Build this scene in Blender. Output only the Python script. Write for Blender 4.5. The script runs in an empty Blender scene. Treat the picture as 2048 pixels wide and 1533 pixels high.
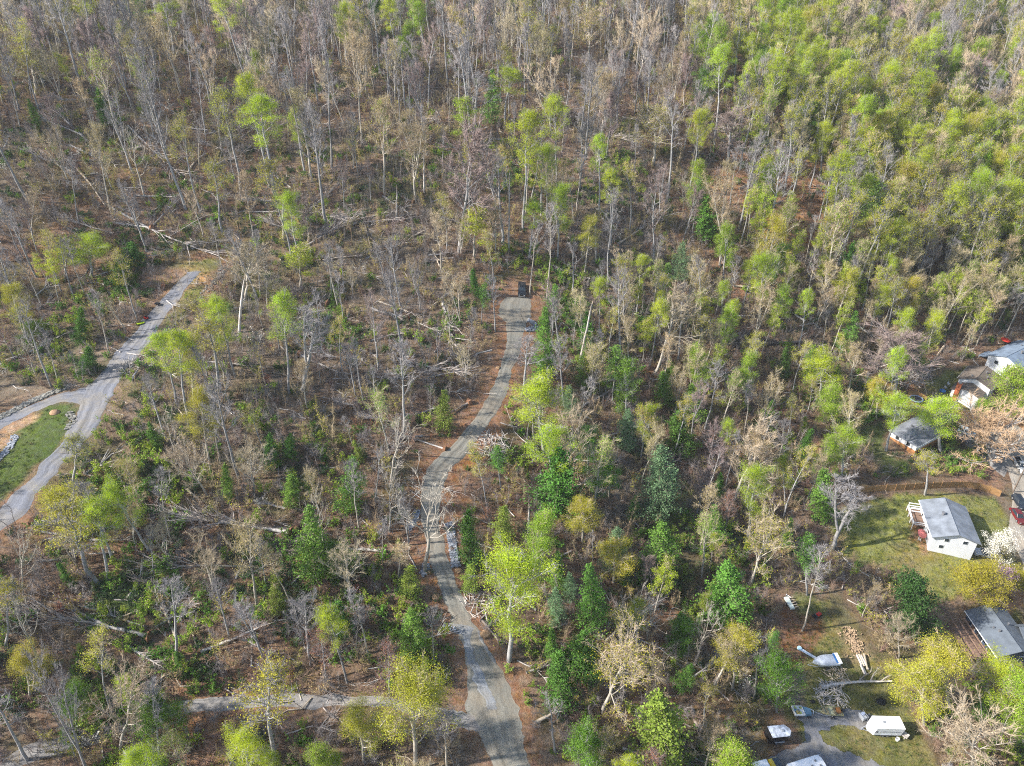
import bpy, math, random
import numpy as np
from mathutils import Matrix, Vector

# ------------------------------------------------------------------ camera, sky, sun, exposure
SC = bpy.context.scene
COL = SC.collection
F, CX, CY, PITCH, CZ = 1470.0, 1024.0, 766.5, math.radians(33), 125.0
cs, sn = math.cos(PITCH), math.sin(PITCH)
cam_d = bpy.data.cameras.new('camera')
cam_d.sensor_width = 36.0; cam_d.sensor_fit = 'HORIZONTAL'
cam_d.lens = F / 2048 * 36.0
cam_d.clip_start = 1.0; cam_d.clip_end = 6000.0
cam = bpy.data.objects.new('camera', cam_d); COL.objects.link(cam)
cam.location = (0, 0, CZ); cam.rotation_euler = (math.pi / 2 - PITCH, 0, 0)
SC.camera = cam

SUN_EL, SUN_AZ = math.radians(35), math.radians(260)      # azimuth clockwise from +Y: the light comes from the left, a little from behind
W = bpy.data.worlds.new('World'); SC.world = W; W.use_nodes = True
nt = W.node_tree
bg = nt.nodes['Background']
sky = nt.nodes.new('ShaderNodeTexSky'); sky.sky_type = 'NISHITA'; sky.sun_disc = False
sky.sun_elevation = SUN_EL; sky.sun_rotation = SUN_AZ
nt.links.new(sky.outputs[0], bg.inputs[0]); bg.inputs[1].default_value = 0.13
sun_d = bpy.data.lights.new('sun', 'SUN'); sun_d.energy = 4.7; sun_d.angle = math.radians(1.2); sun_d.color = (1.0, 0.95, 0.88)
sun = bpy.data.objects.new('sun', sun_d); COL.objects.link(sun)
sdir = Vector((math.sin(SUN_AZ) * math.cos(SUN_EL), math.cos(SUN_AZ) * math.cos(SUN_EL), math.sin(SUN_EL)))
sun.rotation_euler = sdir.to_track_quat('Z', 'Y').to_euler(); sun.location = (-80, 0, 220)
SC.view_settings.view_transform = 'Standard'; SC.view_settings.look = 'None'
SC.view_settings.gamma = 1.0; SC.view_settings.use_curve_mapping = False
SC.view_settings.exposure = 1.12
SC.cycles.filter_width = 1.1; SC.cycles.use_denoising = False; SC.cycles.adaptive_threshold = 0.028; SC.cycles.max_bounces = 3; SC.cycles.diffuse_bounces = 2; SC.cycles.caustics_reflective = False; SC.cycles.caustics_refractive = False; SC.cycles.transmission_bounces = 3

# ------------------------------------------------------------------ pixels, terrain
def at(px, py, d):
    u = (px - CX) / F; v = (py - CY) / F
    return np.array([u * d, d * (cs - v * sn), CZ - d * (sn + v * cs)])
def project(p):
    p = np.atleast_2d(np.asarray(p, float))
    q = p - np.array([0, 0, CZ])
    d = q[:, 1] * cs - q[:, 2] * sn
    d = np.where(d < 1, 1, d)
    v = -(q[:, 1] * sn + q[:, 2] * cs) / d
    return np.stack([CX + F * q[:, 0] / d, CY + F * v, d], 1)
CTRL = [(1040,1480,118),(890,1150,135),(1042,580,200),(1024,180,262),(1024,10,325),(350,600,190),(0,1030,140),(180,820,161),
        (600,1400,122),(0,1500,115),(1890,1060,163),(1820,880,188),(1945,790,203),(2000,300,262),(1600,500,222),(2040,20,350),
        (0,300,216),(0,650,185),(1760,1445,131),(1640,1320,140),(1600,1230,147),(1400,900,174),(1400,1200,148),(550,410,217),
        (300,30,312),(1300,1500,118),(960,900,160),(1500,700,205),(2040,1230,150)]
cp = [at(*c) for c in CTRL] + [np.array(p, float) for p in
      [(0,640,120),(-300,600,125),(350,700,120),(-420,250,85),(-420,100,50),(430,320,70),(320,150,20),(240,60,6),(0,-60,4),
       (-200,-40,6),(200,-40,0),(-500,500,110),(600,500,90)]]
cp = np.array(cp)
def tps(r): return np.where(r > 0, r * r * np.log(np.maximum(r, 1e-9)), 0.0)
n_ = len(cp)
Rm = np.linalg.norm(cp[:, None, :2] - cp[None, :, :2], axis=2) / 100
Am = np.zeros((n_ + 3, n_ + 3)); Am[:n_, :n_] = tps(Rm) + np.eye(n_) * 0.02
Am[:n_, n_] = 1; Am[:n_, n_+1:] = cp[:, :2] / 100; Am[n_:, :n_] = Am[:n_, n_:].T
Wt = np.linalg.solve(Am, np.concatenate([cp[:, 2], np.zeros(3)]))
def Hn(x, y):
    x = np.asarray(x, float); y = np.asarray(y, float); sh = x.shape
    x = x.ravel(); y = y.ravel(); out = np.empty(x.shape)
    for i in range(0, len(x), 20000):
        xs, ys = x[i:i+20000], y[i:i+20000]
        r = np.hypot(xs[:, None] - cp[None, :, 0], ys[:, None] - cp[None, :, 1]) / 100
        out[i:i+20000] = tps(r) @ Wt[:n_] + Wt[n_] + xs / 100 * Wt[n_+1] + ys / 100 * Wt[n_+2]
    k = (np.sin(x * .21 + 1.3 * np.sin(y * .13)) * np.cos(y * .17 + x * .05) * .28 + np.sin(x * .07 + y * .045) * .55
         + np.sin(x * .031 - y * .083 + 2) * .45)
    fl = 1 / (1 + np.exp(-(out - 14) / 3))          # the valley yards are smoother
    return (out + k * (.15 + .85 * fl)).reshape(sh)
def H(x, y): return float(Hn(np.array([x]), np.array([y]))[0])
def g(px, py, h=0.0):
    """the point of the terrain (raised by h) that this pixel's ray meets first"""
    ds = np.arange(70.0, 800.0, 2.0)
    P = at(px, py, 1.0); O = np.array([0, 0, CZ]); D = P - O
    q = O[None] + D[None] * ds[:, None]
    below = q[:, 2] - h < Hn(q[:, 0], q[:, 1])
    i = int(np.argmax(below)) if below.any() else len(ds) - 1
    lo, hi = ds[max(i-1, 0)], ds[i]
    for _ in range(14):
        m = (lo + hi) / 2; q = O + D * m
        if q[2] - h < H(q[0], q[1]): hi = m
        else: lo = m
    q = O + D * hi
    return Vector((q[0], q[1], q[2]))
def inpoly(px, py, poly):
    px = np.asarray(px, float); py = np.asarray(py, float)
    r = np.zeros(px.shape, bool); n = len(poly)
    for i in range(n):
        x1, y1 = poly[i]; x2, y2 = poly[(i+1) % n]
        if y1 == y2: continue
        c = (y1 > py) != (y2 > py)
        r ^= c & (px < (x2 - x1) * (py - y1) / (y2 - y1) + x1)
    return r

# ------------------------------------------------------------------ materials
MATS = {}
def mat(name, col, rough=.8, var=.25, scale=3.0, rnd=0.0, hue=0.0, trans=0.0, metal=0.0, spec=.3, bump=0.0, coord='Object', col2=None, detail=4.0):
    """noise-varied surface; rnd and hue vary it from one object to the next"""
    if name in MATS: return MATS[name]
    m = bpy.data.materials.new(name); m.use_nodes = True
    t = m.node_tree; N, L = t.nodes, t.links
    b = N['Principled BSDF']; out = N['Material Output']
    tc = N.new('ShaderNodeTexCoord'); nz = N.new('ShaderNodeTexNoise')
    nz.inputs['Scale'].default_value = scale; nz.inputs['Detail'].default_value = detail
    L.new(tc.outputs[coord], nz.inputs['Vector'])
    rp = N.new('ShaderNodeValToRGB')
    c2 = col2 or tuple(c * (1 - var) for c in col)
    rp.color_ramp.elements[0].position = .32; rp.color_ramp.elements[1].position = .68
    rp.color_ramp.elements[0].color = (*c2, 1); rp.color_ramp.elements[1].color = (*[min(1, c * (1 + var * .6)) for c in col], 1)
    L.new(nz.outputs['Fac'], rp.inputs[0]); o = rp.outputs[0]
    if rnd or hue:
        oi = N.new('ShaderNodeObjectInfo'); hs = N.new('ShaderNodeHueSaturation')
        mr = N.new('ShaderNodeMapRange'); mr.inputs[3].default_value = 1 - rnd; mr.inputs[4].default_value = 1 + rnd
        L.new(oi.outputs['Random'], mr.inputs[0]); L.new(mr.outputs[0], hs.inputs['Value'])
        mu = N.new('ShaderNodeMath'); mu.operation = 'MULTIPLY'; mu.inputs[1].default_value = 7.31
        fr = N.new('ShaderNodeMath'); fr.operation = 'FRACT'
        mh = N.new('ShaderNodeMapRange'); mh.inputs[3].default_value = .5 - hue; mh.inputs[4].default_value = .5 + hue
        L.new(oi.outputs['Random'], mu.inputs[0]); L.new(mu.outputs[0], fr.inputs[0]); L.new(fr.outputs[0], mh.inputs[0]); L.new(mh.outputs[0], hs.inputs['Hue'])
        L.new(o, hs.inputs['Color']); o = hs.outputs[0]
    L.new(o, b.inputs['Base Color'])
    b.inputs['Roughness'].default_value = rough; b.inputs['Metallic'].default_value = metal
    b.inputs['Specular IOR Level'].default_value = spec
    if bump:
        bp = N.new('ShaderNodeBump'); bp.inputs['Strength'].default_value = bump
        L.new(nz.outputs['Fac'], bp.inputs['Height']); L.new(bp.outputs[0], b.inputs['Normal'])
    if trans:
        tr = N.new('ShaderNodeBsdfTranslucent'); mx = N.new('ShaderNodeMixShader'); mx.inputs[0].default_value = trans
        L.new(o, tr.inputs['Color']); L.new(b.outputs[0], mx.inputs[1]); L.new(tr.outputs[0], mx.inputs[2]); L.new(mx.outputs[0], out.inputs['Surface'])
    MATS[name] = m
    return m

# ------------------------------------------------------------------ mesh collecting
class MB:
    """collects vertices and faces (numpy) and builds one mesh"""
    def __init__(s): s.v = []; s.f = {3: [], 4: []}; s.m = {3: [], 4: []}; s.poly = []; s.n = 0
    def add(s, v, faces, mi=0):
        v = np.asarray(v, float).reshape(-1, 3); faces = np.asarray(faces, int)
        k = faces.shape[1]
        s.v.append(v); s.f[k].append(faces + s.n); s.m[k].append(np.full(len(faces), mi)); s.n += len(v)
    def box(s, c, size, rz=0.0, mi=0, taper=1.0, rx=0.0, ry=0.0):
        x, y, z = [a / 2 for a in size]
        v = np.array([[-x,-y,-z],[x,-y,-z],[x,y,-z],[-x,y,-z],[-x*taper,-y*taper,z],[x*taper,-y*taper,z],[x*taper,y*taper,z],[-x*taper,y*taper,z]])
        if rz or rx or ry:
            v = v @ np.array(Matrix.Rotation(rz, 3, 'Z') @ Matrix.Rotation(ry, 3, 'Y') @ Matrix.Rotation(rx, 3, 'X')).T
        s.add(v + np.array(c), [[0,3,2,1],[4,5,6,7],[0,1,5,4],[1,2,6,5],[2,3,7,6],[3,0,4,7]], mi)
    def hexa(s, v8, mi=0):
        s.add(v8, [[0,3,2,1],[4,5,6,7],[0,1,5,4],[1,2,6,5],[2,3,7,6],[3,0,4,7]], mi)
    def prism(s, poly, a, b, axis=0, mi=0):
        """polygon (two coordinates) extruded from a to b along an axis"""
        n = len(poly); P = np.array(poly, float)
        def lay(t):
            o = np.zeros((n, 3)); oth = [i for i in range(3) if i != axis]
            o[:, oth[0]] = P[:, 0]; o[:, oth[1]] = P[:, 1]; o[:, axis] = t; return o
        base = s.n
        s.v += [lay(a), lay(b)]; s.n += 2 * n
        i = np.arange(n); j = (i + 1) % n
        s.f[4].append(np.stack([base + i, base + j, base + n + j, base + n + i], 1)); s.m[4].append(np.full(n, mi))
        s.poly.append(([base + k for k in range(n)][::-1], mi)); s.poly.append(([base + n + k for k in range(n)], mi))
    def tube(s, pts, rad, sides=5, mi=0, cap=False):
        P = np.asarray(pts, float); n = len(P); rad = np.broadcast_to(np.asarray(rad, float), (n,))
        T = np.gradient(P, axis=0); T /= np.maximum(np.linalg.norm(T, axis=1)[:, None], 1e-9)
        up = np.array([0., 0, 1]) if abs(T[0][2]) < .9 else np.array([1., 0, 0])
        A = np.cross(T, up); A /= np.maximum(np.linalg.norm(A, axis=1)[:, None], 1e-9); B = np.cross(T, A)
        th = np.arange(sides) * 2 * math.pi / sides
        V = P[:, None] + rad[:, None, None] * (np.cos(th)[None, :, None] * A[:, None] + np.sin(th)[None, :, None] * B[:, None])
        i = np.arange(n - 1)[:, None] * sides; j = np.arange(sides)[None]; j2 = (j + 1) % sides
        fc = np.stack([i + j, i + j2, i + sides + j2, i + sides + j], -1).reshape(-1, 4)
        base = s.n
        s.add(V.reshape(-1, 3), fc, mi)
        if cap:
            s.poly.append(([base + k for k in range(sides)], mi)); s.poly.append(([base + (n-1) * sides + k for k in range(sides)][::-1], mi))
    def cyl(s, c, r, h, axis=2, sides=12, mi=0):
        c = np.array(c, float); d = np.zeros(3); d[axis] = h / 2
        s.tube([c - d, c + d], [r, r], sides, mi, cap=True)
    def twigs(s, P, D, w, mi=0):
        """thin three-sided spikes from P along D"""
        n = len(P); rng = np.random.default_rng(n)
        R = rng.normal(size=(n, 3)); A = np.cross(D, R); A /= np.maximum(np.linalg.norm(A, axis=1)[:, None], 1e-9)
        B = np.cross(D / np.maximum(np.linalg.norm(D, axis=1)[:, None], 1e-9), A)
        w = np.broadcast_to(np.asarray(w, float), (n,))[:, None]
        V = np.stack([P + A * w, P - A * w * .5 + B * w * .87, P - A * w * .5 - B * w * .87, P + D], 1)
        i = np.arange(n)[:, None] * 4
        s.add(V.reshape(-1, 3), np.concatenate([i + [0,1,3], i + [1,2,3], i + [2,0,3]]), mi)
    def leaves(s, C, size, rng, mi=0, flat=0.0):
        n = len(C); A = rng.normal(size=(n, 3)); A[:, 2] *= (1 - flat); A /= np.linalg.norm(A, axis=1)[:, None]
        B = rng.normal(size=(n, 3)); B[:, 2] *= (1 - flat); B -= A * (A * B).sum(1)[:, None]; B /= np.maximum(np.linalg.norm(B, axis=1)[:, None], 1e-9)
        z = (size * rng.uniform(.6, 1.4, n))[:, None] / 2
        V = np.stack([C + A * z, C + B * z * .7, C - A * z, C - B * z * .7], 1)
        s.add(V.reshape(-1, 3), np.arange(n)[:, None] * 4 + np.array([[0,1,2,3]]), mi)
    def mesh(s, name, mats, smooth=False):
        me = bpy.data.meshes.new(name)
        V = np.concatenate(s.v) if s.v else np.zeros((0, 3))
        loops, starts, mi = [], [], []; pos = 0
        for k in (3, 4):
            if s.f[k]:
                f = np.concatenate(s.f[k]); loops.append(f.ravel()); starts.append(pos + np.arange(len(f)) * k); pos += f.size; mi.append(np.concatenate(s.m[k]))
        for p, m_ in s.poly:
            loops.append(np.array(p)); starts.append(np.array([pos])); pos += len(p); mi.append(np.array([m_]))
        L = np.concatenate(loops); S = np.concatenate(starts); M = np.concatenate(mi)
        me.vertices.add(len(V)); me.vertices.foreach_set('co', V.astype(np.float32).ravel())
        me.loops.add(len(L)); me.loops.foreach_set('vertex_index', L.astype(np.int32))
        me.polygons.add(len(S)); me.polygons.foreach_set('loop_start', S.astype(np.int32))
        me.polygons.foreach_set('material_index', M.astype(np.int32))
        me.update(calc_edges=True); me.validate()
        me.polygons.foreach_set('use_smooth', np.full(len(me.polygons), bool(smooth)))
        for m_ in (mats if isinstance(mats, (list, tuple)) else [mats]): me.materials.append(m_)
        return me
    def build(s, name, mats, parent=None, smooth=False):
        return put(name, s.mesh(name, mats, smooth), parent)
def put(name, data, parent=None):
    o = bpy.data.objects.new(name, data); COL.objects.link(o)
    if parent is not None: o.parent = parent
    return o
def tag(o, label, cat, group=None):
    o['label'] = label; o['category'] = cat
    if group: o['group'] = group
    return o
def kind(o, k, label=None):
    o['kind'] = k
    if label: o['label'] = label
    return o
def thing(name, label, cat, loc=(0, 0, 0), rz=0.0, group=None):
    o = bpy.data.objects.new(name, None); COL.objects.link(o)
    o.location = loc; o.rotation_euler = (0, 0, rz)
    return tag(o, label, cat, group)
# ------------------------------------------------------------------ roads as pairs of edge pixels
DRIVE = [((1012,595),(1059,596)),((1002,606),(1062,606)),((998,622),(1061,622)),((1000,634),(1060,636)),((1012,648),(1053,648)),((1014,662),(1049,664)),((1012,690),(1041,690)),
 ((1010,705),(1039,705)),((999.5,739),(1025,739)),((986,773),(1016.6,773)),((968.8,807.6),(1003,807.6)),((945,842),(982,842)),((919,876),(957,876)),((881.6,910),(933,910)),
 ((858,934),(905.6,934)),((847.5,961),(892,961)),((843,1000),(880,1000)),((844,1043),(878,1043)),((851,1077),(885,1077)),((859,1111.5),(893.6,1111.5)),((866,1146),(907,1146)),
 ((881.6,1180),(919,1180)),((892,1214),(933,1214)),((905.5,1248),(950,1248)),((924,1282),(967,1282)),((931,1316),(986,1316)),((936,1351),(1008,1351)),((936,1385),(1025,1385)),
 ((933,1419),(1037,1419)),((953,1453),(1042,1453)),((967,1487),(1047,1487)),((987,1533),(1059,1533)),((1005,1600),(1090,1600))]
LROAD = [((375,545),(404,543)),((352,568),(379,568)),((321,602),(355,602)),((290,637),(328,637)),((265,671),(307,671)),((232,705),(283,705)),((208,739),(253,739)),((174,773),(232,773)),
 ((160,801),(219,801)),((157,825),(208,825)),((137,859),(191,859)),((119,893),(164,893)),((85,927),(126,927)),((58,961),(99,961)),((20,995),(68,995)),((-5,1024),(51,1024)),((-60,1065),(0,1065)),((-130,1120),(-60,1120))]
BRANCH = [((172,776),(165,812)),((137,784),(128,803)),((68,808),(68,824)),((0,834),(0,859)),((-60,862),(-60,895)),((-130,890),(-130,930))]
LANE = [((1000,1428),(1000,1480)),((940,1425),(945,1462)),((870,1415),(872,1441)),((790,1400),(790,1423)),((700,1391),(700,1415)),((600,1390),(600,1414)),((450,1395),(450,1421)),((345,1405),(350,1432)),
 ((250,1438),(258,1465)),((120,1475),(130,1505)),((0,1515),(10,1548)),((-100,1550),(-90,1590))]
STREET = [((1975,862),(2030,845)),((1995,895),(2060,880)),((2014,935),(2080,920)),((2026,985),(2090,980)),((2019,1046),(2095,1046)),((2023,1075),(2105,1075)),((2041,1116),(2125,1110)),((2064,1165),(2150,1165)),((2100,1240),(2190,1240))]
HDRIVE = [((1922,858),(1911,872)),((1950,880),(1940,897)),((1985,905),(1972,925)),((2020,932),(2008,955))]
def strip_poly(pairs): return [p[0] for p in pairs] + [p[1] for p in pairs][::-1]
def crom(P, k):
    P = np.asarray(P, float); n = len(P); out = []
    for i in range(n - 1):
        p0, p1, p2, p3 = P[max(i-1, 0)], P[i], P[i+1], P[min(i+2, n-1)]
        for j in range(k):
            t = j / k
            out.append(.5 * (2 * p1 + (p2 - p0) * t + (2*p0 - 5*p1 + 4*p2 - p3) * t*t + (3*p1 - p0 - 3*p2 + p3) * t**3))
    out.append(P[-1]); return np.array(out)
LAWNS = [([(1690,1010),(1800,985),(1990,995),(2017,1050),(2017,1120),(1925,1185),(1870,1215),(1800,1150),(1690,1110),(1670,1050)], (.16,.18,.045)),
 ([(1850,765),(1895,742),(1935,735),(1905,800),(1960,815),(1980,848),(1890,820),(1845,792)], (.14,.16,.045)),
 ([(1590,1180),(1650,1200),(1700,1290),(1790,1320),(1830,1420),(1875,1540),(1700,1540),(1600,1480),(1560,1400),(1575,1280)], (.12,.135,.04)),
 ([(1720,850),(1770,840),(1770,900),(1850,945),(1760,950)], (.07,.10,.03)),
 ([(1925,1180),(2048,1150),(2048,1250),(1930,1230)], (.10,.11,.035)),
 ([(170,1160),(280,1135),(400,1155),(340,1225),(200,1240)], (.035,.075,.018)),
 ([(375,520),(445,515),(432,548),(395,562),(352,545)], (.10,.13,.035)),
 ([(385,560),(412,560),(400,600),(350,650),(330,650)], (.09,.12,.035)),
 ([(128,805),(150,811),(156,825),(138,858),(118,885),(80,925),(15,995),(-40,1040),(-40,960),(0,930),(40,862),(90,818)], (.045,.09,.018)),
 ([(1205,235),(1270,235),(1290,270),(1230,285)], (.09,.12,.03))]
DIRT = [([(-40,885),(60,830),(72,836),(30,872),(0,908),(-40,940)], (.30,.21,.13)),
 ([(265,545),(345,530),(375,545),(345,572),(300,562)], (.19,.13,.09)),
 ([(395,545),(425,548),(420,560),(395,585)], (.30,.19,.09)),
 ([(205,720),(240,690),(265,650),(320,600),(312,600),(255,655),(200,715)], (.20,.13,.085)),
 ([(1440,300),(1660,330),(1680,480),(1560,500),(1420,370)], (.27,.15,.085)),
 ([(1560,1215),(1650,1225),(1660,1270),(1600,1320),(1560,1300)], (.16,.085,.05)),
 ([(1575,1330),(1605,1335),(1612,1430),(1580,1430)], (.14,.12,.10)),
 ([(860,560),(1040,560),(1040,600),(1000,600),(960,600)], (.20,.125,.08)),
 ([(905,925),(990,865),(1010,880),(935,960)], (.26,.14,.07)),
 ([(1690,1255),(1740,1275),(1740,1330),(1690,1320)], (.19,.15,.09)),
 ([(1860,1240),(1930,1200),(1945,1240),(1930,1300),(1850,1290)], (.20,.145,.10)),
 ([(1940,1185),(2048,1175),(2048,1215),(2000,1230),(1950,1215)], (.25,.16,.10)),
 ([(1960,820),(2060,800),(2060,900),(1985,905)], (.30,.17,.10)),
 ([(1905,905),(1985,925),(2005,985),(1900,965)], (.20,.125,.085)),
 ([(1822,1040),(1850,1040),(1862,1100),(1840,1110),(1820,1080)], (.26,.15,.08))]

# ------------------------------------------------------------------ the ground: one sheet
def axis(a, b, s, lo, hi):
    mid = np.arange(a, b + s, s); out = [mid]; x, st = a, s; left = []
    while x > lo: st *= 1.12; x -= st; left.append(x)
    x, st, right = b + s, s, []
    while x < hi: st *= 1.12; x += st; right.append(x)
    return np.concatenate([left[::-1], mid, right])
gx = axis(-170, 200, 1.5, -1500, 1600); gy = axis(45, 300, 1.5, -600, 2200)
X, Y = np.meshgrid(gx, gy)
Z = Hn(X, Y)
far = np.clip((Y - 560) / 400, 0, 1)
Z = np.where(Y > 560, np.minimum(Z, 125 + 0 * Z) * (1 - far) + 118 * far, Z)
Z = np.clip(Z, -6, 150)
GV = np.stack([X, Y, Z], -1).reshape(-1, 3)
nx, ny = len(gx), len(gy)
pj = project(GV)
rng = np.random.default_rng(4)
def vnoise(x, y, s, seed):
    """smooth value noise on arrays"""
    r = np.random.default_rng(seed).random((64, 64))
    u, v = x / s, y / s; i, j = np.floor(u).astype(int), np.floor(v).astype(int)
    a, b = u - i, v - j; a = a*a*(3-2*a); b = b*b*(3-2*b)
    q = lambda m, n: r[m % 64, n % 64]
    return (q(i,j)*(1-a)+q(i+1,j)*a)*(1-b)+(q(i,j+1)*(1-a)+q(i+1,j+1)*a)*b
n1 = vnoise(GV[:,0], GV[:,1], 18, 1); n2 = vnoise(GV[:,0], GV[:,1], 6, 2); n3 = vnoise(GV[:,0], GV[:,1], 30, 3)
mix = lambda a, b, t: a * (1 - t)[:, None] + np.array(b)[None] * t[:, None]
gc = np.tile(np.array([[.150, .105, .072]]), (len(GV), 1))
gc = mix(gc, (.205, .122, .075), np.clip((n1 - .45) * 3, 0, 1) * .9)
gc = mix(gc, (.135, .118, .090), np.clip((n3 - .5) * 3, 0, 1) * .8)
gc = mix(gc, (.065, .085, .03), np.clip((n2 * .6 + n1 * .4 - .56) * 5, 0, 1) * .65)
jit = lambda k: (vnoise(GV[:,0], GV[:,1], 3.5, k) - .5) * 14
jx, jy = pj[:, 0] + jit(11), pj[:, 1] + jit(12)
inview = pj[:, 2] > 1.5
LAWN = np.zeros(len(GV)); 
for poly, c in LAWNS:
    m = inpoly(jx, jy, poly) & inview
    t = m * (.75 + .25 * n2)
    gc = mix(gc, c, t); LAWN = np.maximum(LAWN, m)
    gc = mix(gc, (.20, .155, .07), m * np.clip((n2 * .5 + n1 * .5 - .5) * 4, 0, 1) * (.85 if c[1] > .11 else .15))
drv = np.array([g((a[0]+b[0])/2, (a[1]+b[1])/2)[:2] for a, b in DRIVE])
wid = np.array([(g(*a) - g(*b)).length / 2 for a, b in DRIVE])
dl = crom(np.c_[drv, wid], 4)
dd = np.full(len(GV), 99.0)
near = np.where((np.abs(GV[:,0]) < 60) & (GV[:,1] < 230) & (GV[:,1] > 30))[0]
dd[near] = (np.hypot(GV[near,0][:,None] - dl[None,:,0], GV[near,1][:,None] - dl[None,:,1]) - dl[None,:,2]).min(1)
gc = mix(gc, (.20, .115, .068), np.clip(1.3 - dd / 3.2, 0, 1) * np.clip(.35 + n2, 0, 1) * (dd < 99))
for poly, c in DIRT:
    m = inpoly(jx, jy, poly) & inview
    gc = mix(gc, c, m * (.7 + .3 * n2))
gc = gc * np.array([1.09, 1.02, .95]) * 1.06
G = MB()
idx = np.arange(nx * ny).reshape(ny, nx)
G.add(GV, np.stack([idx[:-1,:-1], idx[:-1,1:], idx[1:,1:], idx[1:,:-1]], -1).reshape(-1, 4))

def ground_mat():
    m = bpy.data.materials.new('leaf_litter'); m.use_nodes = True
    N, L = m.node_tree.nodes, m.node_tree.links; b = N['Principled BSDF']
    at_ = N.new('ShaderNodeAttribute'); at_.attribute_name = 'soil'
    tc = N.new('ShaderNodeTexCoord')
    def noise(s, d=6, r=.6):
        z = N.new('ShaderNodeTexNoise'); z.inputs['Scale'].default_value = s; z.inputs['Detail'].default_value = d; z.inputs['Roughness'].default_value = r
        L.new(tc.outputs['Object'], z.inputs['Vector']); return z.outputs['Fac']
    def ramp(src, lo, hi, a, b_):
        r = N.new('ShaderNodeMapRange'); r.inputs[1].default_value = lo; r.inputs[2].default_value = hi; r.inputs[3].default_value = a; r.inputs[4].default_value = b_
        L.new(src, r.inputs[0]); return r.outputs[0]
    fine, mid = noise(3.0, 8, .75), noise(.45, 5)
    k = N.new('ShaderNodeMath'); k.operation = 'MULTIPLY'
    L.new(ramp(fine, .3, .7, .45, 1.6), k.inputs[0]); L.new(ramp(mid, .3, .7, .72, 1.28), k.inputs[1])
    mx = N.new('ShaderNodeVectorMath'); mx.operation = 'SCALE'
    L.new(at_.outputs['Color'], mx.inputs[0]); L.new(k.outputs[0], mx.inputs['Scale'])
    hs = N.new('ShaderNodeHueSaturation'); L.new(mx.outputs[0], hs.inputs['Color'])
    L.new(ramp(noise(1.1), .3, .7, .485, .515), hs.inputs['Hue']); L.new(ramp(noise(.8), .3, .7, .75, 1.2), hs.inputs['Saturation'])
    L.new(hs.outputs[0], b.inputs['Base Color']); b.inputs['Roughness'].default_value = .95; b.inputs['Specular IOR Level'].default_value = .1
    bp = N.new('ShaderNodeBump'); bp.inputs['Strength'].default_value = .9; bp.inputs['Distance'].default_value = .35
    L.new(fine, bp.inputs['Height']); L.new(bp.outputs[0], b.inputs['Normal'])
    return m
me = G.mesh('ground', ground_mat(), smooth=True)
ca = me.color_attributes.new('soil', 'FLOAT_COLOR', 'POINT')
ca.data.foreach_set('color', np.c_[gc, np.ones(len(gc))].astype(np.float32).ravel())
kind(put('ground', me), 'structure', 'forest floor of brown leaf litter, dirt and grass')

# ------------------------------------------------------------------ gravel sheets
def gravel_mat(name, base, warm, scale=1.0):
    m = bpy.data.materials.new(name); m.use_nodes = True
    N, L = m.node_tree.nodes, m.node_tree.links; b = N['Principled BSDF']
    uv = N.new('ShaderNodeUVMap'); tc = N.new('ShaderNodeTexCoord')
    def noise(src, s, d=6, r=.65, sc=None):
        z = N.new('ShaderNodeTexNoise'); z.inputs['Scale'].default_value = s; z.inputs['Detail'].default_value = d; z.inputs['Roughness'].default_value = r
        if sc:
            mp = N.new('ShaderNodeMapping'); mp.inputs['Scale'].default_value = sc; L.new(src, mp.inputs['Vector']); L.new(mp.outputs[0], z.inputs['Vector'])
        else: L.new(src, z.inputs['Vector'])
        return z.outputs['Fac']
    def ramp(src, lo, hi, a, b_):
        r = N.new('ShaderNodeMapRange'); r.inputs[1].default_value = lo; r.inputs[2].default_value = hi; r.inputs[3].default_value = a; r.inputs[4].default_value = b_
        L.new(src, r.inputs[0]); return r.outputs[0]
    track = noise(uv.outputs[0], 1.0, 5, .6, (5.5, .06, 1))          # streaks along the wheel tracks
    patch = noise(tc.outputs['Object'], .22, 4); fine = noise(tc.outputs['Object'], 5.0, 6, .8)
    mc = N.new('ShaderNodeMix'); mc.data_type = 'RGBA'; mc.inputs['A'].default_value = (*base, 1); mc.inputs['B'].default_value = (*warm, 1)
    L.new(ramp(patch, .42, .62, 0, 1), mc.inputs['Factor'])
    k = N.new('ShaderNodeMath'); k.operation = 'MULTIPLY'; L.new(ramp(track, .3, .7, .62, 1.35), k.inputs[0]); L.new(ramp(fine, .3, .7, .6, 1.4), k.inputs[1])
    sv = N.new('ShaderNodeVectorMath'); sv.operation = 'SCALE'; L.new(mc.outputs['Result'], sv.inputs[0]); L.new(k.outputs[0], sv.inputs['Scale'])
    L.new(sv.outputs[0], b.inputs['Base Color']); b.inputs['Roughness'].default_value = .95; b.inputs['Specular IOR Level'].default_value = .15
    bp = N.new('ShaderNodeBump'); bp.inputs['Strength'].default_value = .6; bp.inputs['Distance'].default_value = .08
    L.new(fine, bp.inputs['Height']); L.new(bp.outputs[0], b.inputs['Normal'])
    return m
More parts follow.
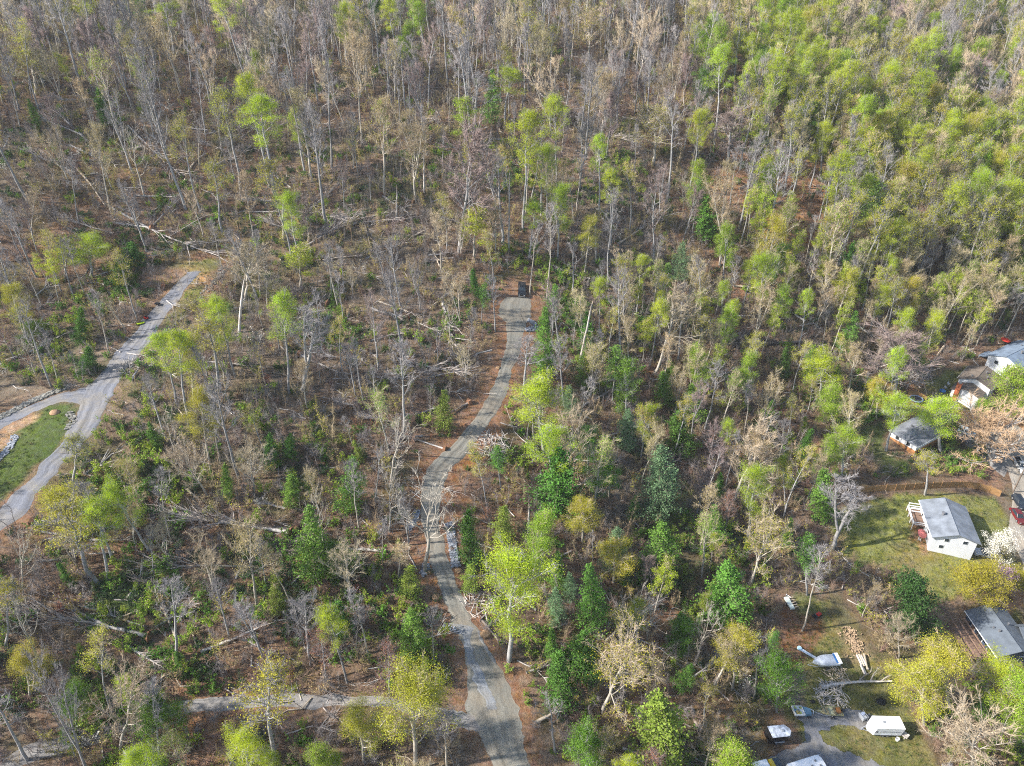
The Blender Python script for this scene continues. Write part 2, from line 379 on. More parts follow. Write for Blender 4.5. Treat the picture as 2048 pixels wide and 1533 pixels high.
def road(name, pairs, m, label, lift=.07, cols=10, ragged=.35, seed=0):
    Lp = crom([list(g(*a)[:2]) for a, b in pairs], 8); Rp = crom([list(g(*b)[:2]) for a, b in pairs], 8)
    r = np.random.default_rng(seed); n = len(Lp)
    d = Rp - Lp; wl = np.linalg.norm(d, axis=1)[:, None]; un = d / wl
    sm = lambda: np.convolve(r.normal(size=n + 6), np.ones(3) / 3, 'same')[3:n+3][:, None] * ragged
    Lp, Rp = Lp + un * sm(), Rp - un * sm()
    t = np.linspace(0, 1, cols + 1)
    P = Lp[:, None] * (1 - t)[None, :, None] + Rp[:, None] * t[None, :, None]
    z = Hn(P[..., 0], P[..., 1]) + lift
    z[:, 0] -= lift * .8; z[:, -1] -= lift * .8
    V = np.concatenate([P, z[..., None]], -1).reshape(-1, 3)
    i = np.arange(n * (cols + 1)).reshape(n, cols + 1)
    b = MB(); b.add(V, np.stack([i[:-1,:-1], i[:-1,1:], i[1:,1:], i[1:,:-1]], -1).reshape(-1, 4))
    me = b.mesh(name, m, smooth=True)
    ln = np.concatenate([[0], np.cumsum(np.linalg.norm(np.diff((Lp + Rp) / 2, axis=0), axis=1))])
    U = np.stack([np.broadcast_to(t[None], (n, cols+1)), np.broadcast_to(ln[:, None], (n, cols+1))], -1).reshape(-1, 2)
    uv = me.uv_layers.new(name='UVMap'); li = np.empty(len(me.loops), np.int32); me.loops.foreach_get('vertex_index', li)
    uv.data.foreach_set('uv', U[li].astype(np.float32).ravel())
    return kind(put(name, me), 'structure', label)
gm1 = gravel_mat('driveway_gravel', (.205, .195, .165), (.25, .215, .165))
gm2 = gravel_mat('road_gravel', (.165, .17, .19), (.21, .195, .175))
gm3 = gravel_mat('lane_gravel', (.22, .21, .20), (.235, .21, .185))
gm5 = gravel_mat('washed_gravel', (.235, .245, .26), (.235, .225, .205))
gm4 = gravel_mat('street_asphalt', (.30, .275, .24), (.36, .31, .25))
road('driveway', DRIVE, gm1, 'winding grey gravel driveway climbing to a turnaround', seed=1)
road('gravel_wash', [((890,1246),(938,1252)),((906,1256),(952,1258)),((926,1282),(946,1282)),((932,1312),(954,1312)),((940,1345),(966,1345)),((958,1385),(985,1385)),((975,1420),(998,1420))], gm5, 'pale bluish gravel washed along the lower driveway', .085, cols=6, ragged=.4, seed=8)
road('gravel_wash', [((952,1262),(962,1264)),((962,1285),(970,1288)),((972,1306),(984,1310)),((984,1325),(994,1330))], gm5, 'narrow pale gravel along the right edge of the lower driveway', .085, cols=4, ragged=.2, seed=9)
road('gravel_road', LROAD, gm2, 'grey gravel road crossing the wooded slope', .07, seed=2)
road('gravel_road', BRANCH, gm2, 'short grey gravel branch beside the grass island', .062, seed=3)
road('lane', LANE, gm3, 'narrow gravel lane through the lower woods', .058, seed=4)
road('street', STREET, gm4, 'pale paved street past the houses', .07, ragged=.08, seed=5)
road('house_driveway', HDRIVE, gm3, 'short driveway up to the grey-roofed house', .05, ragged=.1, seed=6)
def sheet(name, poly, m, label, cell=.22, lift=.05):
    P = [g(*p) for p in poly]; xs = [p.x for p in P]; ys = [p.y for p in P]
    ax, ay = np.arange(min(xs), max(xs), cell), np.arange(min(ys), max(ys), cell)
    A, B = np.meshgrid(ax, ay); Zs = Hn(A, B) + lift
    V = np.stack([A, B, Zs], -1).reshape(-1, 3); q = project(V)
    ins = inpoly(q[:,0] + (vnoise(V[:,0], V[:,1], 1.2, 5) - .5) * 12, q[:,1] + (vnoise(V[:,0], V[:,1], 1.2, 6) - .5) * 12, poly)
    i = np.arange(len(V)).reshape(A.shape)
    f = np.stack([i[:-1,:-1], i[:-1,1:], i[1:,1:], i[1:,:-1]], -1).reshape(-1, 4)
    f = f[ins[f].all(1)]
    u, inv = np.unique(f, return_inverse=True)
    b = MB(); b.add(V[u], inv.reshape(f.shape))
    me = b.mesh(name, m, smooth=True); me.uv_layers.new(name='UVMap')
    li = np.empty(len(me.loops), np.int32); me.loops.foreach_get('vertex_index', li)
    me.uv_layers[0].data.foreach_set('uv', (V[u][:, :2][li] * .12).astype(np.float32).ravel())
    return kind(put(name, me), 'structure', label)
YARDPAD = [(1578,1432),(1620,1424),(1700,1416),(1740,1425),(1735,1460),(1680,1455),(1640,1462),(1655,1488),(1710,1508),(1770,1528),(1790,1560),(1480,1560),(1530,1520),(1580,1495),(1612,1478),(1605,1450)]
sheet('gravel_yard', YARDPAD, gm2, 'grey gravel parking pad in the cluttered yard')

# ------------------------------------------------------------------ stone strips (too many small stones to count)
def stone_verts(r):
    v = np.array([[x, y, z] for x in (-1, 1) for y in (-1, 1) for z in (-1, 1)], float)
    v = v + r.normal(size=(8, 3)) * .22
    return v[[0, 4, 6, 2, 1, 5, 7, 3]]
stone_grey = mat('stone_grey', (.28, .295, .32), .9, .45, 2.0)
stone_pale = mat('stone_pale', (.24, .23, .20), .9, .5, 1.5)
boulder_m = mat('boulder_tan', (.28, .18, .10), .9, .3, 1.2)
def riprap(name, pts, width, size, n, m, label, seed, sink=.12):
    P = crom([list(g(*p)[:2]) for p in pts], 8); r = np.random.default_rng(seed); b = MB()
    cum = np.concatenate([[0], np.cumsum(np.linalg.norm(np.diff(P, axis=0), axis=1))])
    for _ in range(n):
        t = r.random() * cum[-1]; i = min(np.searchsorted(cum, t, 'right') - 1, len(P) - 2)
        a = P[i] + (P[i+1] - P[i]) * ((t - cum[i]) / max(cum[i+1] - cum[i], 1e-6)); dr = P[i+1] - P[i]; nr = np.array([-dr[1], dr[0]]) / np.linalg.norm(dr)
        q = a + nr * (r.random() - .5) * width; s = size * r.uniform(.5, 1.3)
        v = stone_verts(r) * np.array([s, s * r.uniform(.6, 1), s * r.uniform(.4, .8)]) / 2
        v = v @ np.array(Matrix.Rotation(r.random() * 6.28, 3, 'Z')).T
        b.hexa(v + np.array([q[0], q[1], H(q[0], q[1]) + s * sink]))
    return kind(b.build(name, m), 'stuff', label)
riprap('riprap', [(897,1045),(903,1075),(908,1105),(912,1135)], 1.5, .36, 420, stone_grey, 'strip of grey riprap stones along the driveway', 1)
riprap('riprap', [(835,1022),(826,1045),(816,1062)], 1.2, .36, 160, stone_grey, 'short band of grey riprap on the outer bend', 2)
riprap('riprap', [(852,1128),(850,1145),(842,1150)], 1.2, .34, 90, stone_grey, 'small patch of grey riprap below the bend', 3)
riprap('riprap', [(1056,641),(1064,645),(1072,650)], 1.2, .4, 90, stone_grey, 'grey riprap spill beside the turnaround', 4)
riprap('riprap', [(1052,660),(1062,659),(1078,656)], 1.2, .4, 110, stone_grey, 'grey riprap strip below the turnaround', 5)
riprap('stone_edging', [(-10,842),(40,815),(90,792),(140,772)], 1.7, .48, 420, stone_pale, 'pale stones lining the upper side of the branch road', 6)
riprap('stone_edging', [(135,826),(148,838),(142,850),(132,860)], 1.4, .4, 80, stone_pale, 'pale stones at the tip of the grass island', 7)
riprap('stone_edging', [(-10,925),(20,895),(30,870)], 1.5, .45, 140, stone_grey, 'grey stones between the dirt strip and the island', 8)
riprap('stone_edging', [(400,600),(430,560),(450,535)], 2.2, .42, 90, stone_pale, 'pale stones piled at the end of the gravel road', 9)
riprap('gravel', [(885,1250),(905,1258),(930,1266)], 1.0, .22, 130, stone_grey, 'pale gravel spill across the driveway', 10)
def boulder(px, py, size, label, seed):
    r = np.random.default_rng(seed); b = MB(); th = np.linspace(0, 2*math.pi, 9)[:-1]; V = []
    for k, (z, s) in enumerate([(-.3, .8), (.05, 1.0), (.35, .85), (.55, .4)]):
        for t in th: V.append([math.cos(t) * s * r.uniform(.8, 1.15), math.sin(t) * s * r.uniform(.7, 1.0), z * r.uniform(.9, 1.1)])
    f = [[k*8+i, k*8+(i+1)%8, k*8+8+(i+1)%8, k*8+8+i] for k in range(3) for i in range(8)]
    b.add(np.array(V) * size / 2, f); b.poly.append(([24+i for i in range(8)], 0))
    o = b.build('boulder', boulder_m, smooth=False); p = g(px, py); o.location = p; o.rotation_euler = (0, 0, r.random() * 6)
    return tag(o, label, 'boulder', 'boulders beside the driveway')
boulder(971,1269,2.3, 'large tan boulder on the dirt bank beside the washed-out gravel', 1)
boulder(872,1195,1.9, 'orange-tan boulder on the left verge of the lower driveway', 2)
boulder(859,1146,1.3, 'round tan boulder at the end of the small riprap patch', 3)
boulder(917,1142,1.5, 'reddish boulder where the long riprap strip ends', 4)
boulder(996,736,1.2, 'small pale boulder on the bank by the upper driveway', 5)
# ------------------------------------------------------------------ tree prototypes (meshes shared by the individuals)
bark_grey = mat('bark_grey', (.30, .29, .28), .9, .3, 1.5, rnd=.22, hue=.01)
bark_pale = mat('bark_pale', (.40, .36, .30), .85, .3, 1.2, rnd=.15)
bark_dark = mat('bark_dark', (.22, .175, .14), .9, .3, 1.5, rnd=.2)
twig_grey = mat('twig_grey', (.26, .24, .235), .9, .25, .7, rnd=.22, hue=.012)
twig_tan = mat('twig_tan', (.42, .34, .225), .9, .25, .7, rnd=.2, hue=.015)
twig_pink = mat('twig_pink', (.27, .20, .18), .9, .25, .7, rnd=.2, hue=.012)
bud_tan = mat('bud_tan', (.48, .39, .15), .8, .3, .8, rnd=.2, hue=.02, trans=.3)
bud_red = mat('bud_red', (.42, .17, .08), .8, .3, .8, rnd=.2, hue=.02, trans=.3)
leaf_lime = mat('leaf_lime', (.43, .53, .03), .7, .35, .35, rnd=.15, hue=.015, trans=.45)
leaf_spring = mat('leaf_spring', (.30, .43, .03), .7, .3, .5, rnd=.18, hue=.015, trans=.35)
leaf_yellow = mat('leaf_yellow', (.46, .44, .035), .7, .3, .5, rnd=.15, hue=.015, trans=.35)
leaf_green = mat('leaf_green', (.12, .25, .02), .7, .35, .5, rnd=.2, hue=.02, trans=.3)
leaf_dark = mat('leaf_dark', (.05, .11, .022), .7, .35, .6, rnd=.2, hue=.015, trans=.25)
pine_mid = mat('pine_mid', (.14, .275, .035), .7, .35, .6, rnd=.18, hue=.015, trans=.25)
pine_blue = mat('pine_blue', (.16, .27, .12), .7, .35, .6, rnd=.15, hue=.012, trans=.25)
pine_dark = mat('pine_dark', (.08, .19, .022), .7, .35, .6, rnd=.15, hue=.01, trans=.2)
pine_olive = mat('pine_olive', (.24, .31, .04), .7, .35, .6, rnd=.15, hue=.012, trans=.25)
petal_white = mat('petal_white', (.80, .77, .66), .7, .12, .8, rnd=.05, trans=.3)
petal_pink = mat('petal_pink', (.50, .30, .42), .7, .2, .8, rnd=.05, trans=.3)

def unit(v): return v / np.maximum(np.linalg.norm(v, axis=-1, keepdims=True), 1e-9)
def deciduous(seed, Ht, r0, t0, cw, nl, nb, ntw, bark, twig, leaf=None, nleaf=0, lsize=.35, lspread=.7, bend=0.0, up=1.0, fork=0, tw_len=1.15, tw_w=.028, low=0.0):
    """trunk with limbs and branches; crown of twigs and, where it has them, leaves in clumps round the branch tips"""
    r = np.random.default_rng(seed); T = MB(); C = MB()
    ts = np.linspace(0, 1, 9)
    wob = np.cumsum(r.normal(size=(9, 2)) * .009 * Ht * np.linspace(.4, 1.3, 9)[:, None], axis=0); wob -= wob[0]
    top = Ht * (.93 if not fork else .8)
    P = np.c_[wob[:, 0] + bend * Ht * ts**2.2, wob[:, 1], ts * top]
    T.tube(P, r0 * (1.12 - ts)**.85 + .02, 6)
    stems = [(P, r0, t0)]
    for k in range(fork):
        i = int(r.integers(2, 5)); a = r.random() * 6.28; n = 7; s = np.linspace(0, 1, n)
        Q = P[i] + np.c_[np.cos(a) * cw * .33 * s**.8, np.sin(a) * cw * .33 * s**.8, (Ht * .97 - P[i][2]) * s]
        T.tube(Q, r0 * .62 * (1.1 - s)**.8 + .02, 5); stems.append((Q, r0 * .62, .25))
    bp, bd, bl = [], [], []
    for (S, rr, st0) in stems:
        m = nl if len(stems) == 1 else max(4, int(nl * .6))
        for k in range(m):
            t = st0 + (1 - st0) * ((k + r.random() * .7) / m) ** .85
            f = t * (len(S) - 1); i = min(int(f), len(S) - 2); b0 = S[i] + (S[i+1] - S[i]) * (f - i)
            q = (t - st0) / (1 - st0); a = k * 2.4 + r.random() * .9
            ln = cw * .55 * (math.sin(math.pi * min(.97, .22 + .7 * q)) ** .7) * r.uniform(.7, 1.15) * (1 if len(stems) == 1 else .75)
            el = (.62 + .62 * q) * up + r.normal() * .12 - low * (1 - q)
            d0 = np.array([math.cos(a) * math.cos(el), math.sin(a) * math.cos(el), math.sin(el)])
            n = 5; s = np.linspace(0, 1, n)
            cur = np.outer(s, d0) * ln + np.outer(s**2, [0, 0, .28 * ln * up]) + np.cumsum(r.normal(size=(n, 3)) * .05 * ln, axis=0) * (s > 0)[:, None]
            Lp = b0 + cur; lr = max(.03, rr * .42 * (1.05 - t) ** .4 * min(1, ln / 4))
            T.tube(Lp, lr * (1.08 - s) + .012, 4)
            for j in range(nb):
                u = .25 + .75 * (j + r.random()) / nb; fi = u * (n - 1); ii = min(int(fi), n - 2)
                p0 = Lp[ii] + (Lp[ii+1] - Lp[ii]) * (fi - ii)
                dv = unit(unit(Lp[ii+1] - Lp[ii]) * .9 + r.normal(size=3) * .5 + np.array([0, 0, .25 * up])); bln = ln * r.uniform(.22, .42) + .35
                mid = p0 + dv * bln * .5 + r.normal(size=3) * .06 * bln; e = p0 + dv * bln + np.array([0, 0, .08 * bln])
                T.tube([p0, mid, e], [lr * .42 + .012, lr * .3 + .01, .008], 3)
                bp.append((p0, mid, e)); bd.append(dv); bl.append(bln)
    bp = np.array(bp); bd = np.array(bd); bl = np.array(bl); nbz = len(bp)
    k = np.repeat(np.arange(nbz), ntw); u = r.random(len(k))[:, None] ** .7
    st = np.where(u < .5, bp[k, 0] + (bp[k, 1] - bp[k, 0]) * u * 2, bp[k, 1] + (bp[k, 2] - bp[k, 1]) * (u - .5) * 2)
    D = unit(bd[k] * 1.05 + r.normal(size=(len(k), 3)) * .5 + np.array([0, 0, .25 * up])) * (tw_len * r.uniform(.5, 1.3, len(k)))[:, None]
    C.twigs(st, D, tw_w)
    h = r.random(len(k)) < .8                                    # side shoots
    C.twigs(st[h] + D[h] * .5, unit(D[h] + r.normal(size=(h.sum(), 3)) * .8) * (tw_len * .55 * r.uniform(.5, 1.3, h.sum()))[:, None], tw_w * .75)
    if leaf is not None and nleaf:
        w = r.random(nbz) ** 2 + .05; kk = r.choice(nbz, nleaf, p=w / w.sum())
        c = bp[kk, 2] * .7 + bp[kk, 1] * .3 + r.normal(size=(nleaf, 3)) * lspread * np.array([1, 1, .7])
        C.leaves(c, lsize, r, 1)
    nm = 'tree'
    W_ = 2 * np.percentile(np.hypot(bp[:, 2, 0] - P[-1, 0] * .6, bp[:, 2, 1] - P[-1, 1] * .6), 90)
    return dict(trunk=T.mesh('trunk', bark, True), crown=C.mesh('crown', [twig] + ([leaf] if leaf else [])), H=float(bp[:, 2, 2].max()), W=float(W_))

def pine(seed, Ht, r0, t0, cw, needles, pw=.85, nw=26, dense=1.0, droop=.1, bark=None, lsize=.27):
    r = np.random.default_rng(seed); T = MB(); C = MB()
    ts = np.linspace(0, 1, 8); P = np.c_[np.cumsum(r.normal(size=(8, 2)) * .008 * Ht, axis=0) * (ts > 0)[:, None], ts * Ht]
    T.tube(P, r0 * (1.03 - ts) + .015, 6); cc = []
    for k in range(nw):
        t = t0 + (1 - t0) * (k + r.random() * .5) / nw; q = (t - t0) / (1 - t0)
        z = t * Ht; R = cw / 2 * ((1 - q) ** pw * (.6 + .4 * min(1, q * 4 + .3))) * r.uniform(.72, 1.15) + .25
        a0 = r.random() * 6.28
        for j in range(6):
            if r.random() < .12: continue
            a = a0 + j * 1.05 + r.normal() * .2; ln = R * r.uniform(.5, 1.3); n = 4; s = np.linspace(0, 1, n)
            b0 = np.array([np.interp(t, ts, P[:, 0]), np.interp(t, ts, P[:, 1]), z])
            el = .25 + .4 * q
            L_ = b0 + np.c_[np.cos(a) * ln * s, np.sin(a) * ln * s, ln * (math.tan(el) * s * .6 - droop * s**2)]
            T.tube(L_, r0 * .16 * (1.1 - s) + .008, 3)
            m = int((12 + ln * 22) * dense)
            u = r.random(m) ** .6; c = L_[0] + (L_[-1] - L_[0]) * u[:, None]
            c = c + r.normal(size=(m, 3)) * np.array([.3, .3, .24]) * (.6 + ln * .25)
            cc.append(c)
    cc.append(P[-1] + r.normal(size=(20, 3)) * [.15, .15, .5] - [0, 0, .3])
    c = np.concatenate(cc); C.leaves(c, lsize, r, 0, .25)
    return dict(trunk=T.mesh('trunk', bark or bark_dark, True), crown=C.mesh('crown', [needles]), H=Ht, W=cw)

def shrub(seed, Ht, cw, stems, ntw, twig, leaf=None, nleaf=0, lsize=.22, tw=.018, tlen=.5):
    """a small many-stemmed bush: stems, twigs and leaves in one mesh"""
    r = np.random.default_rng(seed); B = MB(); pts = []; dirs = []
    for k in range(stems):
        a = r.random() * 6.28; o = np.array([math.cos(a), math.sin(a), 0]) * r.random() * cw * .25; n = 4; s = np.linspace(0, 1, n)
        sp = cw * .5 * r.uniform(.3, 1); h = Ht * r.uniform(.55, 1)
        Q = o + np.c_[math.cos(a) * sp * s**1.3, math.sin(a) * sp * s**1.3, h * s] + r.normal(size=(n, 3)) * .07 * h * s[:, None]
        B.tube(Q, .03 * (1.15 - s) * (Ht / 3) ** .5 + .006, 3); u = r.random(ntw)[:, None] ** .6 * (n - 1); i = np.minimum(u.astype(int), n - 2)
        pts.append((Q[i[:, 0]] + (Q[i[:, 0] + 1] - Q[i[:, 0]]) * (u - i))); dirs.append(np.tile(unit(Q[-1] - Q[0]), (ntw, 1)))
    p = np.concatenate(pts); d = unit(np.concatenate(dirs) * .7 + r.normal(size=p.shape) * .7) * (tlen * r.uniform(.5, 1.6, len(p)))[:, None]
    B.twigs(p, d, tw, 0)
    if leaf is not None: 
        kk = r.integers(0, len(p), nleaf); B.leaves(p[kk] + d[kk] * r.random(nleaf)[:, None] + r.normal(size=(nleaf, 3)) * .12, lsize, r, 1)
    return B.mesh('shrub', [twig] + ([leaf] if leaf is not None else []))

PR = {'bare_tree': [], 'budding_tree': [], 'leafing_tree': [], 'pine_tree': []}
def P_(kindname, adj, d): d['adj'] = adj; PR[kindname].append(d)
D_ = deciduous
P_('bare_tree', 'upright bare grey', D_(1, 25, .30, .48, 8, 15, 6, 12, bark_grey, twig_grey))
P_('bare_tree', 'forked bare grey', D_(2, 24, .32, .5, 10, 15, 6, 11, bark_grey, twig_grey, fork=1))
P_('bare_tree', 'broad-crowned bare', D_(3, 18, .26, .3, 14, 18, 8, 13, bark_pale, twig_tan, tw_len=1.2))
P_('bare_tree', 'pole-thin bare', D_(4, 18, .15, .5, 4.2, 13, 5, 9, bark_pale, twig_grey, tw_len=.9))
P_('bare_tree', 'pinkish twiggy bare', D_(5, 15, .2, .3, 8, 16, 8, 15, bark_grey, twig_pink))
P_('bare_tree', 'swept-over bare', D_(6, 19, .22, .4, 9, 16, 7, 13, bark_pale, twig_tan, bend=.22))
P_('bare_tree', 'twin-stemmed bare', D_(7, 21, .25, .4, 8.5, 13, 6, 12, bark_grey, twig_pink, fork=2))
P_('bare_tree', 'thin grey leafless', D_(8, 21, .17, .52, 5, 12, 5, 11, bark_grey, twig_grey, tw_len=1.0))
P_('bare_tree', 'gnarled pale dead', D_(9, 16, .22, .35, 11, 11, 6, 4, bark_pale, bark_pale, tw_len=.9, tw_w=.03))
P_('bare_tree', 'wispy bare grey', D_(10, 23, .22, .55, 6.5, 10, 5, 10, bark_grey, twig_grey))
P_('bare_tree', 'crook-stemmed bare', D_(11, 19, .2, .4, 7.5, 11, 6, 10, bark_grey, twig_pink, bend=-.16))
P_('bare_tree', 'vase-shaped bare', D_(12, 18, .24, .3, 10, 10, 7, 12, bark_pale, twig_tan, fork=2))
P_('bare_tree', 'sparse broken-topped bare', D_(13, 17, .24, .5, 6, 8, 4, 7, bark_grey, twig_grey, tw_len=.9))
P_('bare_tree', 'fan-crowned tan', D_(14, 12, .3, .1, 13, 24, 9, 16, bark_grey, mat('twig_orange', (.50, .34, .205), .9, .25, .7), up=1.05))
P_('budding_tree', 'tan budding', D_(21, 21, .27, .42, 9.5, 16, 7, 11, bark_pale, twig_tan, bud_tan, 3200, .15, .6))
P_('budding_tree', 'broad yellow-tan budding', D_(22, 17, .26, .3, 14, 18, 8, 11, bark_pale, twig_tan, leaf_yellow, 4200, .15, .7))
P_('budding_tree', 'high-crowned yellow-green', D_(23, 26, .28, .55, 7.5, 14, 6, 9, bark_grey, twig_grey, leaf_yellow, 3600, .18, .55))
P_('budding_tree', 'red-budded', D_(24, 15, .18, .35, 7, 14, 6, 10, bark_grey, twig_pink, bud_red, 2000, .13, .5))
P_('budding_tree', 'slender tan-budded', D_(25, 19, .16, .45, 5, 13, 5, 10, bark_pale, twig_tan, bud_tan, 1700, .14, .45))
P_('budding_tree', 'airy pale green budding', D_(26, 21, .24, .42, 9, 15, 6, 10, bark_pale, twig_tan, leaf_spring, 2800, .16, .6))
P_('budding_tree', 'vase-shaped tan budding', D_(27, 19, .24, .35, 9.5, 11, 7, 11, bark_pale, twig_tan, bud_tan, 2600, .15, .6, fork=2))
P_('budding_tree', 'wispy yellow-green', D_(28, 22, .2, .5, 6.5, 11, 5, 9, bark_grey, twig_tan, leaf_yellow, 2600, .16, .55, bend=.12))
P_('leafing_tree', 'bright lime-leaved', D_(41, 23, .28, .42, 8.5, 15, 7, 6, bark_grey, twig_grey, leaf_lime, 24000, .125, .6))
P_('leafing_tree', 'lime-topped', D_(42, 26, .28, .55, 7.5, 14, 6, 6, bark_grey, twig_grey, leaf_lime, 13000, .15, .52))
P_('leafing_tree', 'full spring-green', D_(43, 19, .27, .25, 10, 18, 7, 6, bark_grey, twig_tan, leaf_spring, 20000, .17, .66))
P_('leafing_tree', 'slim lime-leaved', D_(44, 18, .16, .35, 5, 14, 5, 6, bark_pale, twig_tan, leaf_lime, 4200, .2, .45))
P_('leafing_tree', 'yellow-green leafing', D_(45, 20, .25, .35, 9, 16, 7, 7, bark_pale, twig_tan, leaf_yellow, 21000, .125, .62))
P_('leafing_tree', 'mid-green leafy', D_(46, 15, .24, .15, 9, 18, 7, 5, bark_grey, twig_grey, leaf_green, 18000, .18, .6))
P_('pine_tree', 'mid-green', pine(61, 17, .25, .12, 7.5, pine_mid))
P_('pine_tree', 'soft blue-green', pine(62, 18, .27, .1, 9.5, pine_blue, .7, 24, 1.0))
P_('pine_tree', 'dark green', pine(63, 14, .22, .06, 6.5, pine_dark, .8, 26, 1.2))
P_('pine_tree', 'olive-green', pine(64, 14, .2, .12, 6, pine_olive, .75, 22, .9))
P_('pine_tree', 'narrow green', pine(65, 16, .2, .1, 4.6, pine_mid, .65, 28, 1.0))
P_('pine_tree', 'high-crowned green', pine(66, 21, .26, .5, 6.5, pine_mid, .55, 15, 1.0, bark=bark_grey))
DOG = D_(71, 7, .12, .2, 8, 14, 6, 5, bark_grey, twig_grey, petal_white, 4200, .2, .45, up=.8, tw_len=.5)
REDB = D_(72, 6, .1, .2, 6, 14, 6, 6, bark_dark, twig_grey, petal_pink, 2600, .15, .4, tw_len=.5)
HOLLY = pine(73, 9, .2, .0, 9, leaf_dark, .42, 26, 1.6, .05, lsize=.27)
ROUND = D_(74, 8, .16, .08, 8, 22, 8, 3, bark_dark, twig_tan, leaf_yellow, 20000, .145, .5, tw_len=.5)
BUSHT = D_(75, 5, .1, .05, 5.5, 18, 6, 3, bark_dark, twig_tan, leaf_green, 7000, .2, .45, tw_len=.4)
PR['dogwood_tree'] = [DOG]; PR['redbud_tree'] = [REDB]; PR['holly_tree'] = [HOLLY]; PR['garden_tree'] = [ROUND]; PR['bush'] = [BUSHT]
CAT = {'bush': 'bush'}

def plant_tree(k, pi, base, axis, width, yaw, label, group, lift=-.25):
    d = PR[k][pi]; ax = Vector(axis); h = ax.length
    o = bpy.data.objects.new(k, None); COL.objects.link(o)
    o.rotation_mode = 'QUATERNION'
    o.rotation_quaternion = ax.to_track_quat('Z', 'Y') @ Matrix.Rotation(yaw, 3, 'Z').to_quaternion()
    o.location = Vector(base) + Vector((0, 0, lift)); sx = width / d['W']; o.scale = (sx, sx, h / d['H'])
    tag(o, label, CAT.get(k, 'tree'), group)
    put('trunk', d['trunk'], o); put('crown', d['crown'], o)
    return o

